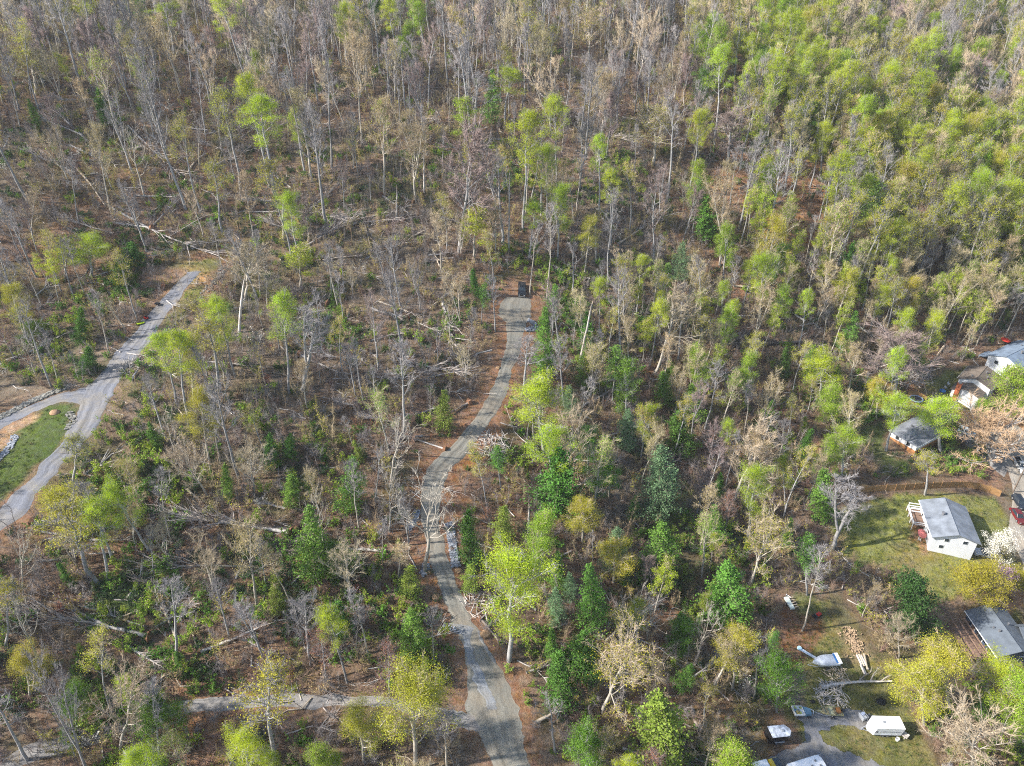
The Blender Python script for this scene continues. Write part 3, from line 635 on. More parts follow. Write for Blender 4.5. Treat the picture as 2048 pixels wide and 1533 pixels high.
# ------------------------------------------------------------------ the trees one can pick out: base pixel, top pixel, crown width in pixels
HERO = [l.split('|') for l in '''
p0|1088,757,1090,614,50|mid-green pine beside the driveway just below the turnaround
p0|1168,778,1168,700,38|dark pine among brown brush well to the right of the turnaround
p0|1326,812,1327,742,48|green pine standing alone amid brush right of the mid driveway
p3|888,862,888,778,42|small light green pine on the bank left of the mid driveway
p1|1250,902,1252,816,48|pale blue-green pine uphill of the biggest blue-green pine
p1|1318,1035,1320,884,95|biggest soft blue-green pine, right of the driveway bend
p2|1107,1025,1106,896,100|broad deep green pine behind a lime tree right of the bend
p0|703,1030,704,912,64|green pine left of the driveway bend
p0|626,1168,620,1012,84|tall bright green pine beside fallen grey branches in the lower left woods
p3|551,1232,548,1156,36|slim light green pine right of the pale fallen trunks, lower left woods
p2|944,1130,942,1020,52|dark green conifer beside the long riprap strip
p3|940,1182,940,1126,38|short olive conifer directly below the dark riprap conifer
p3|817,1192,818,1133,46|dull green pine left of the small riprap patch
b4|797,1162,796,1092,38|yellowish feathery young tree left of the riprap patches
p3|1005,1082,1006,1010,48|olive pine in brown litter right of the riprap conifer
p0|1114,1178,1115,1103,48|green pine right of the big lime tree's top
p0|1182,1268,1180,1128,74|tall mid-green pine with ragged sides right of the big lime tree
p1|1115,1252,1115,1178,48|small blue-green pine right beside the big lime tree
p2|1175,1350,1175,1264,72|rounded dark pine below the ragged mid-green pine
p2|1121,1405,1122,1308,68|bushy dark green pine nearest the lower driveway's right bank
p0|1322,1165,1322,1044,88|wide bright pine halfway between the driveway and the junk yard
l4|1227,1165,1227,1083,68|round yellow-green tree left of the wide bright pine
l4|1165,1085,1165,996,60|round yellow-green tree at the driveway bend's right woods
p3|1325,1545,1325,1385,115|large olive-green pine at the bottom edge left of the yard
p2|1357,1305,1357,1228,50|dark pine in deep shade left of the bent sycamore
p4|1104,1325,1104,1260,26|narrow dark pine sapling near the burnt-orange brush
p0|1430,1078,1430,1010,48|bright green pine top poking above tan budding trees
p0|1454,1250,1454,1122,98|full mid-green pine cluster left of the yard's dirt clearing
p5|1614,1190,1618,1064,50|tall pine with high crown by the yard's dirt clearing
l5|1553,1425,1553,1304,74|bright green bushy tree bordering the yard's gravel track
l5|1368,1310,1368,1228,55|leafy green tree behind the bare pale sapling left of the yard
p0|1385,845,1385,768,52|green pine in the middle woods right of the leaning pale trees
p2|1364,905,1364,822,60|dark green pine just below another pine in the middle woods
p4|1648,1045,1648,938,44|dense narrow pine west of the long wooden fence
p0|1628,760,1626,690,46|green pine beside the bright lime tree above the houses
p4|1415,482,1414,390,48|bright green pine among brush on the upper middle slope
p1|1990,75,1992,0,52|blue-green pine at the far top corner of the wooded slope
p2|160,688,160,612,34|dark green pine on the bank above the left gravel road
l5|62,682,62,640,48|round dark bush-like tree on the slope left of the gravel road
p2|172,748,171,692,40|green conifer at the roadside where the branch road splits
p2|237,575,237,512,50|dark green conifer by the gravel road's dirt turnaround
p2|266,528,266,482,52|broad dark conifer behind the dirt turnaround
p4|581,1018,581,948,32|narrow dark green pine in the shaded middle left woods
p0|580,915,580,866,32|small green pine above the narrow dark one, middle left woods
l0|1088,915,1085,760,88|lime-green tree right of the upper driveway
l1|1100,1015,1100,852,82|lime-topped tree with pale trunk in front of the broad dark pine
l0|1018,1322,1028,1112,108|big lime-green tree with bare lower trunk right of the lower driveway
l4|832,1545,830,1335,112|big yellow-green tree left of the driveway mouth
l4|728,1525,715,1414,76|yellow-green tree just below the lane, left of the big one
b2|548,1545,540,1335,100|airy yellowish tree rising across the lower lane
l0|500,1580,492,1458,66|lime-green tree at the bottom edge under the airy yellowish tree
l5|305,1490,300,1388,88|full green tree where the lower lane disappears
l5|152,1455,150,1372,72|green leafy tree above the lane in the bottom left woods
l4|60,1400,45,1296,64|yellow-green tree near the bottom left corner
b2|196,1166,122,1000,95|leaning grey trunk with yellow-green top beside dark ground cover
l1|216,1160,190,996,76|second leaning trunk with lime top above the dark ground cover
b2|10,1290,8,1158,50|yellowish tree cut by the left edge, lower woods
l1|357,812,312,663,62|first of three tall lime-topped trees in front of the gravel road
l1|378,850,350,652,64|middle of three tall lime-topped trees in front of the gravel road
l4|388,818,372,660,50|third tall yellow-green tree in front of the gravel road
b2|438,784,410,634,64|tall yellow-green budding tree downhill of the gravel road's upper end
l1|578,786,565,580,64|bright lime tree standing alone in bare brown woods, middle left
b2|150,975,150,868,56|yellow budding tree overhanging the gravel road's lower stretch
l4|125,1075,128,976,95|yellow-green tree on the bank below the gravel road
l1|352,115,325,2,58|lime tree near the top edge, far left slope
l1|555,415,512,182,78|tallest lime-topped tree on the shaded upper left slope
b0|222,425,190,243,54|tan-topped tall tree on the upper left slope
l3|130,560,130,482,52|lime sapling above the left bank of the gravel road
l0|182,555,175,472,62|lime-green tree behind the gravel road's left bank
l3|600,575,597,487,52|lime tree beside pale fallen trunks, upper middle left
b1|72,190,58,92,118|wide yellow-tan crown at the left edge, upper slope
b2|446,470,424,318,48|slim yellow-green tree above the gravel road's end
l1|1008,258,1022,130,60|lime-topped tree near a broken white trunk, upper slope
l1|1046,458,1056,212,62|very tall lime tree straight above the dark truck
l3|1052,428,1058,268,34|slim lime tree hugging the very tall one above the truck
l3|930,310,930,190,44|slim lime tree on the upper slope left of the broken white trunk
l1|1057,520,1074,398,50|lime-topped tree just behind the dark truck
l3|946,525,950,410,48|lime tree left of the truck among tall pole trunks
b0|769,390,766,188,70|upright tan tree with wide arching limbs, upper middle slope
b0|723,290,708,64,64|tall tan-crowned tree near the upper middle slope's top
b0|790,210,785,76,54|tan-crowned tree right of the tall tan one
b1|1305,330,1325,202,120|spreading pale oak beside a small grassy clearing
b1|1175,130,1186,4,86|spreading yellow-tan tree with white limbs at the top edge
n4|918,505,948,242,112|pinkish bare tree sweeping over to the right above the truck
b0|1430,175,1455,36,58|tan fan-shaped tree on the far slope left of lime crowns
l0|1640,805,1655,708,66|vivid lime tree above the houses
l2|1668,860,1665,768,56|spring-green tree below the vivid lime tree
l0|1682,955,1690,858,56|lime tree west of the long wooden fence
l4|1752,838,1757,755,48|yellow-green tree left of the trampoline
l0|1772,902,1802,783,50|lime tree leaning over the grey-roofed house's corner
l0|1882,905,1870,793,68|lime tree at the back of the grey-roofed house
l5|1905,885,1905,830,46|dark leafy tree beside the grey-roofed house
l2|2022,842,2022,738,84|large green tree beside the brown-roofed house
l2|1962,842,1963,800,34|lower green tree between brown-roofed house and orange fence
b2|1850,990,1852,902,44|yellow shrubby tree in front of the grey-roofed house
n9|1983,930,1990,812,150|big bare tan tree with fan crown by the paved street
n5|1452,1025,1555,872,118|pale sycamore bent to the right, middle right woods
n5|1306,750,1395,596,104|pale tree bowed far over to the right, above the middle woods
l4|1426,1375,1500,1253,66|leaning yellow-green tree beside the dark washed-out hollow
b1|1502,1172,1542,1012,108|tan-yellow forked tree left of the yard's high-crowned pine
n3|1604,1262,1655,1100,46|leaning broken pine trunk in the yard's dirt clearing
n8|1390,1330,1428,1192,60|bare pale tree leaning right, just left of the yard
n2|1798,1318,1806,1228,64|small bare tree between the firewood and the round dark holly
d0|2000,1128,2002,1068,64|white blossoming tree by the silver car
r0|2010,1195,2012,1132,50|pink-purple blossoming tree near the dark-roofed house
h0|1830,1262,1830,1152,96|dense dark round evergreen in the yard beside the dark house
g0|1958,1210,1960,1122,84|round yellow-green garden tree behind the dark house
g0|2036,1178,2036,1132,46|small round yellow-green tree at the right edge by the pink one
l4|1900,1425,1892,1288,92|large yellow-green tree in front of the dark house's deck
l4|1850,1450,1845,1325,90|yellow-green tree left of the dark house, lower yard
l0|2012,1440,2012,1335,84|lime tree below the dark house's corner
l2|2050,1490,2050,1350,90|green tree cut by the right edge at the bottom
n2|1945,1545,1950,1410,150|bare tan thicket tree at the bottom right corner
l2|1465,1590,1465,1488,78|spring-green tree cut by the bottom edge left of the yard
b1|1205,1425,1262,1262,150|sprawling tan-yellow tree leaning right of the lower driveway
n8|1212,1280,1320,1180,90|pale dead tree fallen half over, right of the big lime tree
n0|1044,790,1060,668,60|bare forked tree at the right edge of the upper driveway
n8|850,1142,874,950,135|bare white-limbed tree leaning over the driveway bend
n0|352,1315,345,1150,60|bare grey tree in the lower left woods
n1|527,1318,482,1178,64|leaning bare trunk with bushy top near the lower lane
n0|622,1330,604,1190,60|slim bare tree with twin trunks above the lower lane
n2|240,1500,262,1335,120|pale spreading bare tree over the lower lane, bottom left
n1|180,1570,90,1290,70|long leaning grey trunk crossing the bottom left corner
n8|45,1190,40,1040,54|crooked white bare tree near the left edge
n2|508,990,500,880,80|white-limbed bare tree in the middle left woods
n2|700,1195,690,1075,90|gnarled grey bare tree beside the bright green pine's right
n1|604,780,650,600,100|bare tree with two curved pale stems, middle left woods
n2|490,600,500,480,110|pale twiggy bare tree beside the gravel road's end
n3|1060,590,1068,440,30|thin pole tree standing right behind the truck
n3|1094,600,1110,400,36|thin pole tree right of the truck
n0|945,290,960,140,64|grey bare tree on the upper slope beside the lime one
n8|1495,385,1512,285,60|white dead snag with crooked arms on the reddish clearing
n4|1455,330,1462,215,90|bare pinkish tree on the reddish clearing's left edge
n4|1790,790,1800,660,120|brown bare thicket tree left of the brown-roofed house
n1|1660,1100,1730,960,110|pale forked tree leaning over the fence corner
'''.strip().split('\n')]
KEY = {'p': 'pine_tree', 'b': 'budding_tree', 'l': 'leafing_tree', 'n': 'bare_tree', 'd': 'dogwood_tree', 'r': 'redbud_tree', 'h': 'holly_tree', 'g': 'garden_tree'}
hero_xy = []; hero_box = []
rh = random.Random(7)
for code, nums, label in HERO:
    bx, by, tx, ty, w = [float(v) for v in nums.split(',')]
    B = g(bx, by); D = at(tx, ty, 1.0) - np.array([0, 0, CZ]); k = B.y / D[1]
    q = Vector((D[0] * k, B.y, CZ + D[2] * k)); ax = q - B
    dep = project([list(B)])[0, 2] * .93
    wm = w / F * dep * (1.18 if code[0] == 'p' else 1.05)
    if ax.z < 2: ax.z = 2
    plant_tree(KEY[code[0]], 13 if code == 'n9' else int(code[1]), B, ax, wm, rh.random() * 6.28 if code not in ('n5',) else rh.uniform(-.4, .4), label, None)
    hero_xy.append((B.x, B.y)); hero_box.append(((bx + tx) / 2 - w * .4, (bx + tx) / 2 + w * .4, ty, by - .15 * (by - ty), dep))
hero_xy = np.array(hero_xy)
# ------------------------------------------------------------------ fallen trees, snags, brush
log_grey = mat('log_grey', (.46, .42, .38), .9, .35, 1.2, rnd=.2)
log_pale = mat('log_pale', (.46, .38, .285), .9, .3, 1.2, rnd=.15)
log_dark = mat('log_dark', (.20, .165, .14), .9, .3, 1.2, rnd=.2)
branch_grey = mat('branch_grey', (.38, .335, .30), .9, .3, .9, rnd=.2)
root_soil = mat('root_soil', (.22, .11, .06), .95, .4, 1.5)
wood_cut = mat('wood_cut', (.38, .27, .17), .9, .25, 3)
def fallen(px, r0, label, m=None, fan=1.0, root=False, seed=0, h=(.0, .4), n=20):
    """trunk lying from the first pixel to the last; limbs fan out towards the tip"""
    r = np.random.default_rng(seed); pts = [np.array(g(*p)) for p in px]
    P = crom(pts, 5) if len(pts) > 2 else np.array([pts[0] + (pts[1] - pts[0]) * t for t in np.linspace(0, 1, 8)])
    P[:, 2] = Hn(P[:, 0], P[:, 1]) + r0 * .7 + np.linspace(h[0], h[1], len(P)) + r.normal(size=len(P)) * .05
    s = np.linspace(0, 1, len(P)); L = np.linalg.norm(P[-1] - P[0])
    r0 *= 1.12; o = thing('fallen_tree', label, 'fallen tree', P[0]); P = P - P[0]
    T = MB(); T.tube(P, r0 * (1.1 - s * .85), 7, cap=True); T.build('trunk', m or log_grey, o, True)
    d = unit(P[-1] - P[0]); side = unit(np.cross(d, [0, 0, 1])); up = np.array([0, 0, 1.])
    if fan > 0:
        C = MB(); tw = []; td = []
        for k in range(int(n * fan)):
            u = .35 + .65 * r.random() ** .7; f = u * (len(P) - 1); i = min(int(f), len(P) - 2); b = P[i] + (P[i+1] - P[i]) * (f - i)
            dv = unit(d * r.uniform(.7, 1.3) + side * r.normal() * .55 + up * abs(r.normal()) * .35); ln = L * r.uniform(.13, .38)
            q = np.linspace(0, 1, 5)[:, None]; Q = b + dv * ln * q + r.normal(size=(5, 3)) * .03 * ln * q + np.array([0, 0, .1 * ln]) * q * (1 - q)
            C.tube(Q, r0 * .28 * (1.08 - q[:, 0]) + .012, 4)
            kk = r.random(9)[:, None]; tw.append(Q[0] + (Q[-1] - Q[0]) * kk); td.append(unit(dv + r.normal(size=(9, 3)) * .5 + [0, 0, .12]) * ln * r.uniform(.15, .45, 9)[:, None])
        C.twigs(np.concatenate(tw), np.concatenate(td), .028); C.build('branches', branch_grey if m is not log_dark else log_dark, o)
    if root:
        R = MB(); th = np.linspace(0, 6.28, 13)[:-1]; c = -d * .25
        rim = np.array([c + (side * math.cos(t) + up * math.sin(t)) * r0 * r.uniform(2.6, 4.4) for t in th])
        V = np.concatenate([rim - d * .3, rim * .7 + d * .35 + c * .3]); n_ = 12
        R.add(V, [[i, (i+1) % n_, n_ + (i+1) % n_, n_ + i] for i in range(n_)]); R.poly.append((list(range(n_)), 0)); R.poly.append((list(range(n_, 24))[::-1], 0))
        R.build('root_plate', root_soil, o)
    return o
FALL = '''150,335;182,372;214,420|.34|pale orange split trunk lying on the shaded upper left slope|p|0
323,210;396,258|.26|grey fallen trunk on the upper left slope, upper of three|g|.3
335,253;468,267|.28|grey trunk lying level across the upper left slope|g|.4
485,208;424,263|.24|grey trunk lying up to the right, upper left slope|g|.3
256,254;362,356|.34|fallen tree with a big fan of grey branches, upper left slope|g|1.6
369,366;400,318;489,280|.3|bent fallen trunk angled up to the right, upper left slope|p|.4
267,393;349,398|.26|double-looking grey log lying level below the branch fan|g|.2
212,410;320,470;427,513|.34|longest fallen trunk, running down to the gravel road's end|g|.8
191,154;249,198|.25|short grey log high on the far left slope|g|.2
499,80;390,130|.26|fallen trunk near the top edge of the left slope|g|.5
543,262;600,235;656,222|.3|fallen tree with low branches left of the tall tan tree|g|.9
560,520;697,448|.34|big fallen crown of grey limbs above the gravel road's end|g|2.2
595,441;680,373|.32|pale fallen trunk sloping up beside the big fallen crown|p|.8
629,123;680,202|.26|leaning grey log on the far middle slope|g|.3
1056,164;1131,239|.3|fallen tree with brushy top right of the broken white trunk|g|1.2
851,116;878,185|.24|dark leaning log on the far middle slope|d|.3
765,393;823,434|.28|grey log beside the arching tan tree|g|.3
680,451;745,446;810,444|.34|thick trunk lying level above the bare brown woods|g|.5
724,424;745,512|.3|dark trunk lying downhill across the level trunk|d|.3
825,465;880,478|.26|short dark log right of the level trunk|d|.2
1233,492;1280,462;1323,437|.3|pale leaning-over tree with bushy tip right of the truck|p|1.2
1478,379;1505,365;1540,345|.26|curved white trunk on the reddish clearing|p|.5
1498,458;1540,492|.24|pale log below the reddish clearing|p|.2
0,729;60,708;113,681|.36|long grey trunk on the bank left of the gravel road|g|.5
65,746;110,735|.28|short pale log on the dirt bank above the branch road|p|0
280,731;380,743|.26|grey log lying across brush just below the gravel road|g|.2
263,763;282,736|.24|short log stub at the gravel road's lower verge|g|.2
393,724;496,736|.22|thin grey log right of the three lime-topped trees|g|.2
602,712;697,760|.25|thin fallen trunk right of the lone lime tree|g|.5
404,777;468,835|.22|thin log running downhill below the tall budding tree|g|.2
232,944;267,1006|.28|dark leaning log on the bank below the gravel road|d|.8
369,975;417,1020|.28|pale forked log in the lower left brush|p|.6
793,719;865,739;926,750|.34|fallen tree pointing at the upper driveway from the left|g|1.2
752,603;844,637|.26|pale log above the upper driveway's left bank|p|.4
885,606;912,715|.4|broken tree split into grey splinters left of the turnaround|g|2.0
870,818;807,842|.26|fallen grey top left of the mid driveway|g|1.2
936,808;899,831|.24|dark log pointing down the bank by the mid driveway|d|.4
865,500;885,551|.26|pale leaning trunk left of the dirt clearing by the truck|p|.2
726,774;769,760|.24|short pale log in the bare brown woods|p|.2
1213,794;1237,818|.24|short grey log right of the mid driveway woods|g|.3
1150,980;1190,950;1233,927|.28|bare crooked tree fallen right of the broad dark pine|p|1.2
1539,555;1601,616|.3|pale straight trunk lying down the right slope|p|.1
1615,685;1540,690;1468,691|.42|large dark fallen tree with wide branches on the right slope|d|2.6
1518,823;1540,876|.28|dark fallen log among tan trees, right woods|d|.8
580,1067;460,1050;352,1036|.36|large fallen tree with a fine grey fan crown, lower left woods|g|2.6
640,1080;537,1096|.34|fallen dark bristly crown behind the bright green pine|d|2.2
513,1135;400,1134;297,1137|.2|thin white fallen trunk lying level over dark ground cover|p|1.0
355,1282;330,1225;304,1173|.26|curved pale limb lying downhill in the lower left woods|p|.6
297,1275;190,1250;79,1231|.34|fallen tree with long combed branches, lower left woods|g|2.2
403,1306;470,1280;533,1255|.32|straight grey trunk lying up to the right above the lane|g|.3
772,1104;680,1101|.3|level grey trunk left of the olive pines|g|.6
1020,1130;1087,1115|.22|thin pale log above the big lime tree|p|.4
963,1240;1003,1293|.22|dark log on the right bank of the washed-out gravel|d|.8
1640,1377;1700,1368;1782,1367|.34|long smooth grey trunk lying across the yard|g|.15
1447,1337;1413,1392|.36|broken log in the dark hollow left of the yard|d|.3
1383,1420;1400,1482|.36|dark stump trunk lying in the hollow left of the yard|d|.8
1560,1100;1500,1075|.22|thin fallen limb below the bright green pine top|p|.5
680,640;640,700|.26|grey fallen trunk in the middle left woods|g|.8
1180,560;1120,545|.22|thin fallen trunk right behind the truck|g|.8
100,650;30,690|.22|thin fallen limb on the far left bank|g|.5
820,640;880,670|.22|grey twiggy log left of the turnaround|g|.8
1268,690;1330,640|.24|pale fallen limb left of the bowed pale tree|p|.9
1700,640;1760,690|.28|fallen grey trunk above the brown-roofed house|g|1.4
1890,690;1850,745|.26|pale leaning log behind the brown-roofed house|p|.8
'''.strip().split('\n')
HB = np.array(hero_box)
for l in FALL:
    w_ = [tuple(float(v) for v in p.split(',')) for p in l.split('|')[0].split(';')]
    for (x0, y0), (x1, y1) in zip(w_, w_[1:]):
        for t in np.linspace(0, 1, 5): HB = np.vstack([HB, [x0 + (x1 - x0) * t - 9, x0 + (x1 - x0) * t + 9, y0 + (y1 - y0) * t - 8, y0 + (y1 - y0) * t + 8, 999]])
lm = {'g': log_grey, 'p': log_pale, 'd': log_dark}
for i, l in enumerate(FALL):
    a, r0, label, c, fan = l.split('|')
    fallen([tuple(float(v) for v in p.split(',')) for p in a.split(';')], float(r0), label, lm[c], float(fan), i % 4 == 0, 100 + i)
def snag(bx, by, tx, ty, r0, label, seed, m=None):
    B = g(bx, by); D = at(tx, ty, 1.0) - np.array([0, 0, CZ]); k = B.y / D[1]; q = Vector((D[0] * k, B.y, CZ + D[2] * k)) - B
    r = np.random.default_rng(seed); s = np.linspace(0, 1, 6); T = MB()
    o = thing('snag', label, 'dead tree', B); ax = np.array(q)
    P = np.outer(s, ax) + np.c_[r.normal(size=(6, 2)) * .12, np.zeros(6)] * s[:, None]; P[0, 2] -= .3
    T.tube(P, r0 * (1.1 - .45 * s), 7, cap=True); T.build('trunk', m or log_grey, o, True)
    S = MB(); e = P[-1]
    S.twigs(np.tile(e, (5, 1)) + r.normal(size=(5, 3)) * r0 * .25, np.tile(unit(ax), (5, 1)) * r.uniform(.5, 1.6, 5)[:, None] + r.normal(size=(5, 3)) * .12, r0 * .3)
    S.build('splintered_top', log_pale, o)
    st = MB()
    for _ in range(3):
        u = r.uniform(.4, .9); b = ax * u; st.tube([b, b + np.array([r.normal(), r.normal(), .4]) * .8], [r0 * .25, .02], 4)
    st.build('branch_stub', m or log_grey, o)
for a in [(793,441,794,378,.28,'grey broken trunk standing beside the level fallen trunk'),(848,385,848,296,.24,'thin grey snag left of the lime tree by tall poles'),
          (1017,505,1020,350,.24,'tall pole-like snag left of the very tall lime tree'),(1000,202,977,147,.3,'broken white leaning trunk on the upper middle slope'),
          (1008,98,974,51,.28,'white leaning snag near the top middle edge'),(568,485,566,410,.34,'split grey snag beside the big fallen crown'),
          (1368,212,1367,178,.28,'short dark snag on the far right slope'),(1192,520,1190,440,.24,'orange-tipped snag right of the truck'),
          (478,665,487,560,.34,'tall splintered trunk just right of the gravel road end'),(1160,720,1185,610,.3,'thick leaning grey trunk right of the upper driveway'),
          (1057,1075,1058,1015,.24,'dark dead trunk above the big lime tree'),(505,1290,503,1245,.2,'short grey snag above the lane')]:
    snag(*a, seed=int(a[0]))
def brush_pile(px, py, rad, hgt, n, label, seed, m, name='brush_pile', flat=.5):
    B = g(px, py); r = np.random.default_rng(seed); o = thing(name, label, 'brush pile', B); C = MB()
    for k in range(n):
        a = r.random() * 6.28; q = np.array([math.cos(a), math.sin(a), 0]) * rad * r.random() ** .5; q[2] = r.random() * hgt * (1 - np.hypot(*q[:2]) / rad * .7)
        b = r.random() * 6.28; d = np.array([math.cos(b), math.sin(b), r.normal() * flat]) * rad * r.uniform(.35, .9)
        gz = lambda p: np.array([p[0], p[1], max(p[2], Hn(np.array([B.x + p[0]]), np.array([B.y + p[1]]))[0] - B.z + .05)])
        C.tube([gz(q - d / 2), gz(q + r.normal(size=3) * .12), gz(q + d / 2)], np.array([.09, .07, .02]) * r.uniform(.4, 1.3), 4)
    kind(C.build('branches', m, o), 'stuff')
    return o
brush_pile(985,895,4.0,2.6,130,'grey slash pile of logs on the dirt bank right of the mid driveway',1,log_grey)
brush_pile(1800,745,7.5,3.5,260,'wide brown brush pile left of the brown-roofed house',2,branch_grey)
brush_pile(1660,1392,3.0,1.0,110,'grey heap of cut branches under the long trunk in the yard',3,log_grey)
brush_pile(1672,1350,2.2,.8,60,'small pile of pale sticks above the long trunk',4,log_pale)
brush_pile(962,1205,3.4,1.2,80,'tangle of bare sticks right of the lower driveway',5,branch_grey)
brush_pile(1795,1240,3.0,1.0,60,'dark twig heap left of the round holly',6,log_dark)
brush_pile(260,735,3.0,1.5,70,'tangle of cut logs on the gravel road verge',7,log_grey)
brush_pile(300,1045,4.5,1.6,130,'dark reddish tangle of brush in the lower left woods',8,log_dark)

# ------------------------------------------------------------------ where nothing may stand, and what must stay in view
KEEP = [strip_poly(DRIVE), strip_poly(LROAD), strip_poly(BRANCH), strip_poly(LANE[3:8]),
        [(1885,745),(1935,722),(1975,696),(2060,676),(2060,740),(1985,760),(1968,815),(1890,800)], [(1765,845),(1840,815),(1840,905),(1815,910)],
        [(1820,985),(1960,985),(2060,960),(2060,1120),(1700,1115),(1700,1030)], [(1860,1195),(2060,1190),(2060,1330),(1990,1300),(1890,1300)],
        [(1560,1195),(1700,1195),(1750,1290),(1750,1320),(1840,1420),(1880,1550),(1500,1550),(1520,1440),(1570,1380)], [(1790,780),(1860,780),(1860,810),(1790,810)],
        [(1020,550),(1066,550),(1066,600),(1020,600)], [(-20,760),(165,790),(160,870),(0,1020)], [(1890,810),(1985,830),(1985,870),(1890,850)], [(1650,960),(2010,955),(2010,1000),(1650,1000)], [(1975,830),(2060,830),(2060,1000),(1975,980)]]
CLEAR = KEEP + [p for p, c in LAWNS[:5]] + [LAWNS[8][0], LAWNS[6][0], DIRT[1][0], DIRT[5][0], DIRT[10][0], DIRT[11][0], [(1800,960),(2060,960),(2060,1340),(1800,1340)]]
def keep_hit(P, hgt, w, prob):
    """share of a standing tree's own points that fall on what must stay in view"""
    q = []
    for t in (.0, .3, .55, .8, 1.0):
        for s in ((-.5, 0, .5) if t > .5 else (0,)):
            q.append([P[0] + s * w, P[1], P[2] + t * hgt])
    pr = project(q); hit = np.zeros(len(q), bool)
    for k in KEEP: hit |= inpoly(pr[:, 0], pr[:, 1], k)
    if hit.any(): return 1
    b = (pr[:, None, 0] > HB[None, :, 0]) & (pr[:, None, 0] < HB[None, :, 1]) & (pr[:, None, 1] > HB[None, :, 2]) & (pr[:, None, 1] < HB[None, :, 3]) & (pr[:, None, 2] < HB[None, :, 4] + 4)
    if inpoly(pr[:, 0], pr[:, 1], DIRT[4][0]).sum() > 1: return 2
    if inpoly(pr[:, 0], pr[:, 1], LAWNS[5][0]).sum() > 1: return 1
    return 2 if b.any() else 0
ORD = ['first','second','third','fourth','fifth','sixth','seventh','eighth','ninth','tenth','eleventh','twelfth','thirteenth','fourteenth','fifteenth','sixteenth','seventeenth','eighteenth','nineteenth','twentieth']
def ordinal(n):
    if n < 20: return ORD[n]
    t = ['', '', 'twenty', 'thirty', 'forty', 'fifty', 'sixty', 'seventy', 'eighty', 'ninety'][(n+1) // 10 % 10]
    return t + ('-' + ORD[(n+1) % 10 - 1] if (n+1) % 10 else 'ieth').replace('ty-ieth', 'tieth')
def zone(x, y):
    if y < 150: return 'at the far slope top', 'left end' if x < 683 else 'middle' if x < 1366 else 'right end'
    if y < 300: return 'on the upper slope', 'far left' if x < 500 else 'middle left' if x < 900 else 'above the truck' if x < 1300 else 'middle right' if x < 1650 else 'far right'
    if y < 560:
        if x < 420: return 'above the gravel road', 'near its end' if x > 200 else 'by left edge'
        if x < 700: return "right of the gravel road's end", 'upslope'
        if x < 1010: return 'left of the truck', 'upslope'
        if x < 1380: return 'right of the truck', 'upslope'
        return 'above the houses', 'reddish clearing' if x < 1600 else 'middle' if x < 1800 else 'by right edge'
    if y < 900:
        if x < 280: return 'beside the gravel road', 'left bank'
        if x < 560: return 'below the gravel road', 'lime trees side'
        if x < 900: return 'left of the upper driveway', 'brown woods'
        if x < 1250: return 'right of the upper driveway', 'near side'
        if x < 1550: return 'in the middle woods', 'pines side'
        return 'above the grey-roofed house', 'woods'
    if y < 1330:
        if x < 300: return 'in the lower left woods', 'edge side'
        if x < 600: return 'in the lower left woods', 'fallen trunks side'
        if x < 900: return 'left of the lower driveway', 'woods'
        if x < 1200: return 'right of the lower driveway', 'big lime side'
        if x < 1450: return 'left of the yard', 'pine woods'
        return 'between the yard and fence', 'woods'
    if x < 450: return 'below the lower lane', 'left end'
    if x < 900: return 'below the lower lane', 'right end'
    return 'by the bottom edge', 'driveway side' if x < 1250 else 'yard side'

# more storm-felled trees in the tangles
rf = np.random.default_rng(77); fl = []
for (x0, x1, y0, y1), n in (((150, 700, 190, 530), 26), ((700, 1010, 330, 560), 10), ((560, 960, 590, 900), 16), ((60, 620, 1000, 1320), 20), ((1440, 1640, 500, 740), 9), ((1080, 1330, 640, 1000), 9), ((900, 1380, 1050, 1450), 8), ((850, 1400, 60, 300), 10)):
    for _ in range(n):
        x, y = rf.uniform(x0, x1), rf.uniform(y0, y1); a = rf.choice([-.35, .3, .8, 2.7, 3.4]) + rf.normal() * .25; ln = rf.uniform(45, 115)
        e = (x + math.cos(a) * ln, y - math.sin(a) * ln * .6)
        if any(inpoly(np.array([x, e[0], (x + e[0]) / 2]), np.array([y, e[1], (y + e[1]) / 2]), k).any() for k in KEEP): continue
        fl.append((x, y, e, rf.uniform(.16, .3), 'gggpd'[rf.integers(5)], rf.uniform(.3, 1.8)))
grp = {}
for t in fl: grp.setdefault((t[4], t[5] > 1) + zone(t[0], t[1]), []).append(t)
for (c, br, z1, z2), v in grp.items():
    v.sort(key=lambda t: t[0])
    for i, t in enumerate(v):
        fallen([t[:2], t[2]], t[3], f"{'brushy' if br else 'plain'} {dict(g='grey', p='pale', d='dark')[c]} felled trunk {z1} ({z2})" + (f', {ordinal(i)} from left' if len(v) > 1 else ''), lm[c], t[5], rf.random() < .2, int(t[0] * 7 + t[1]), h=(0, rf.uniform(.2, 1.6)))['group'] = 'storm-felled trees'
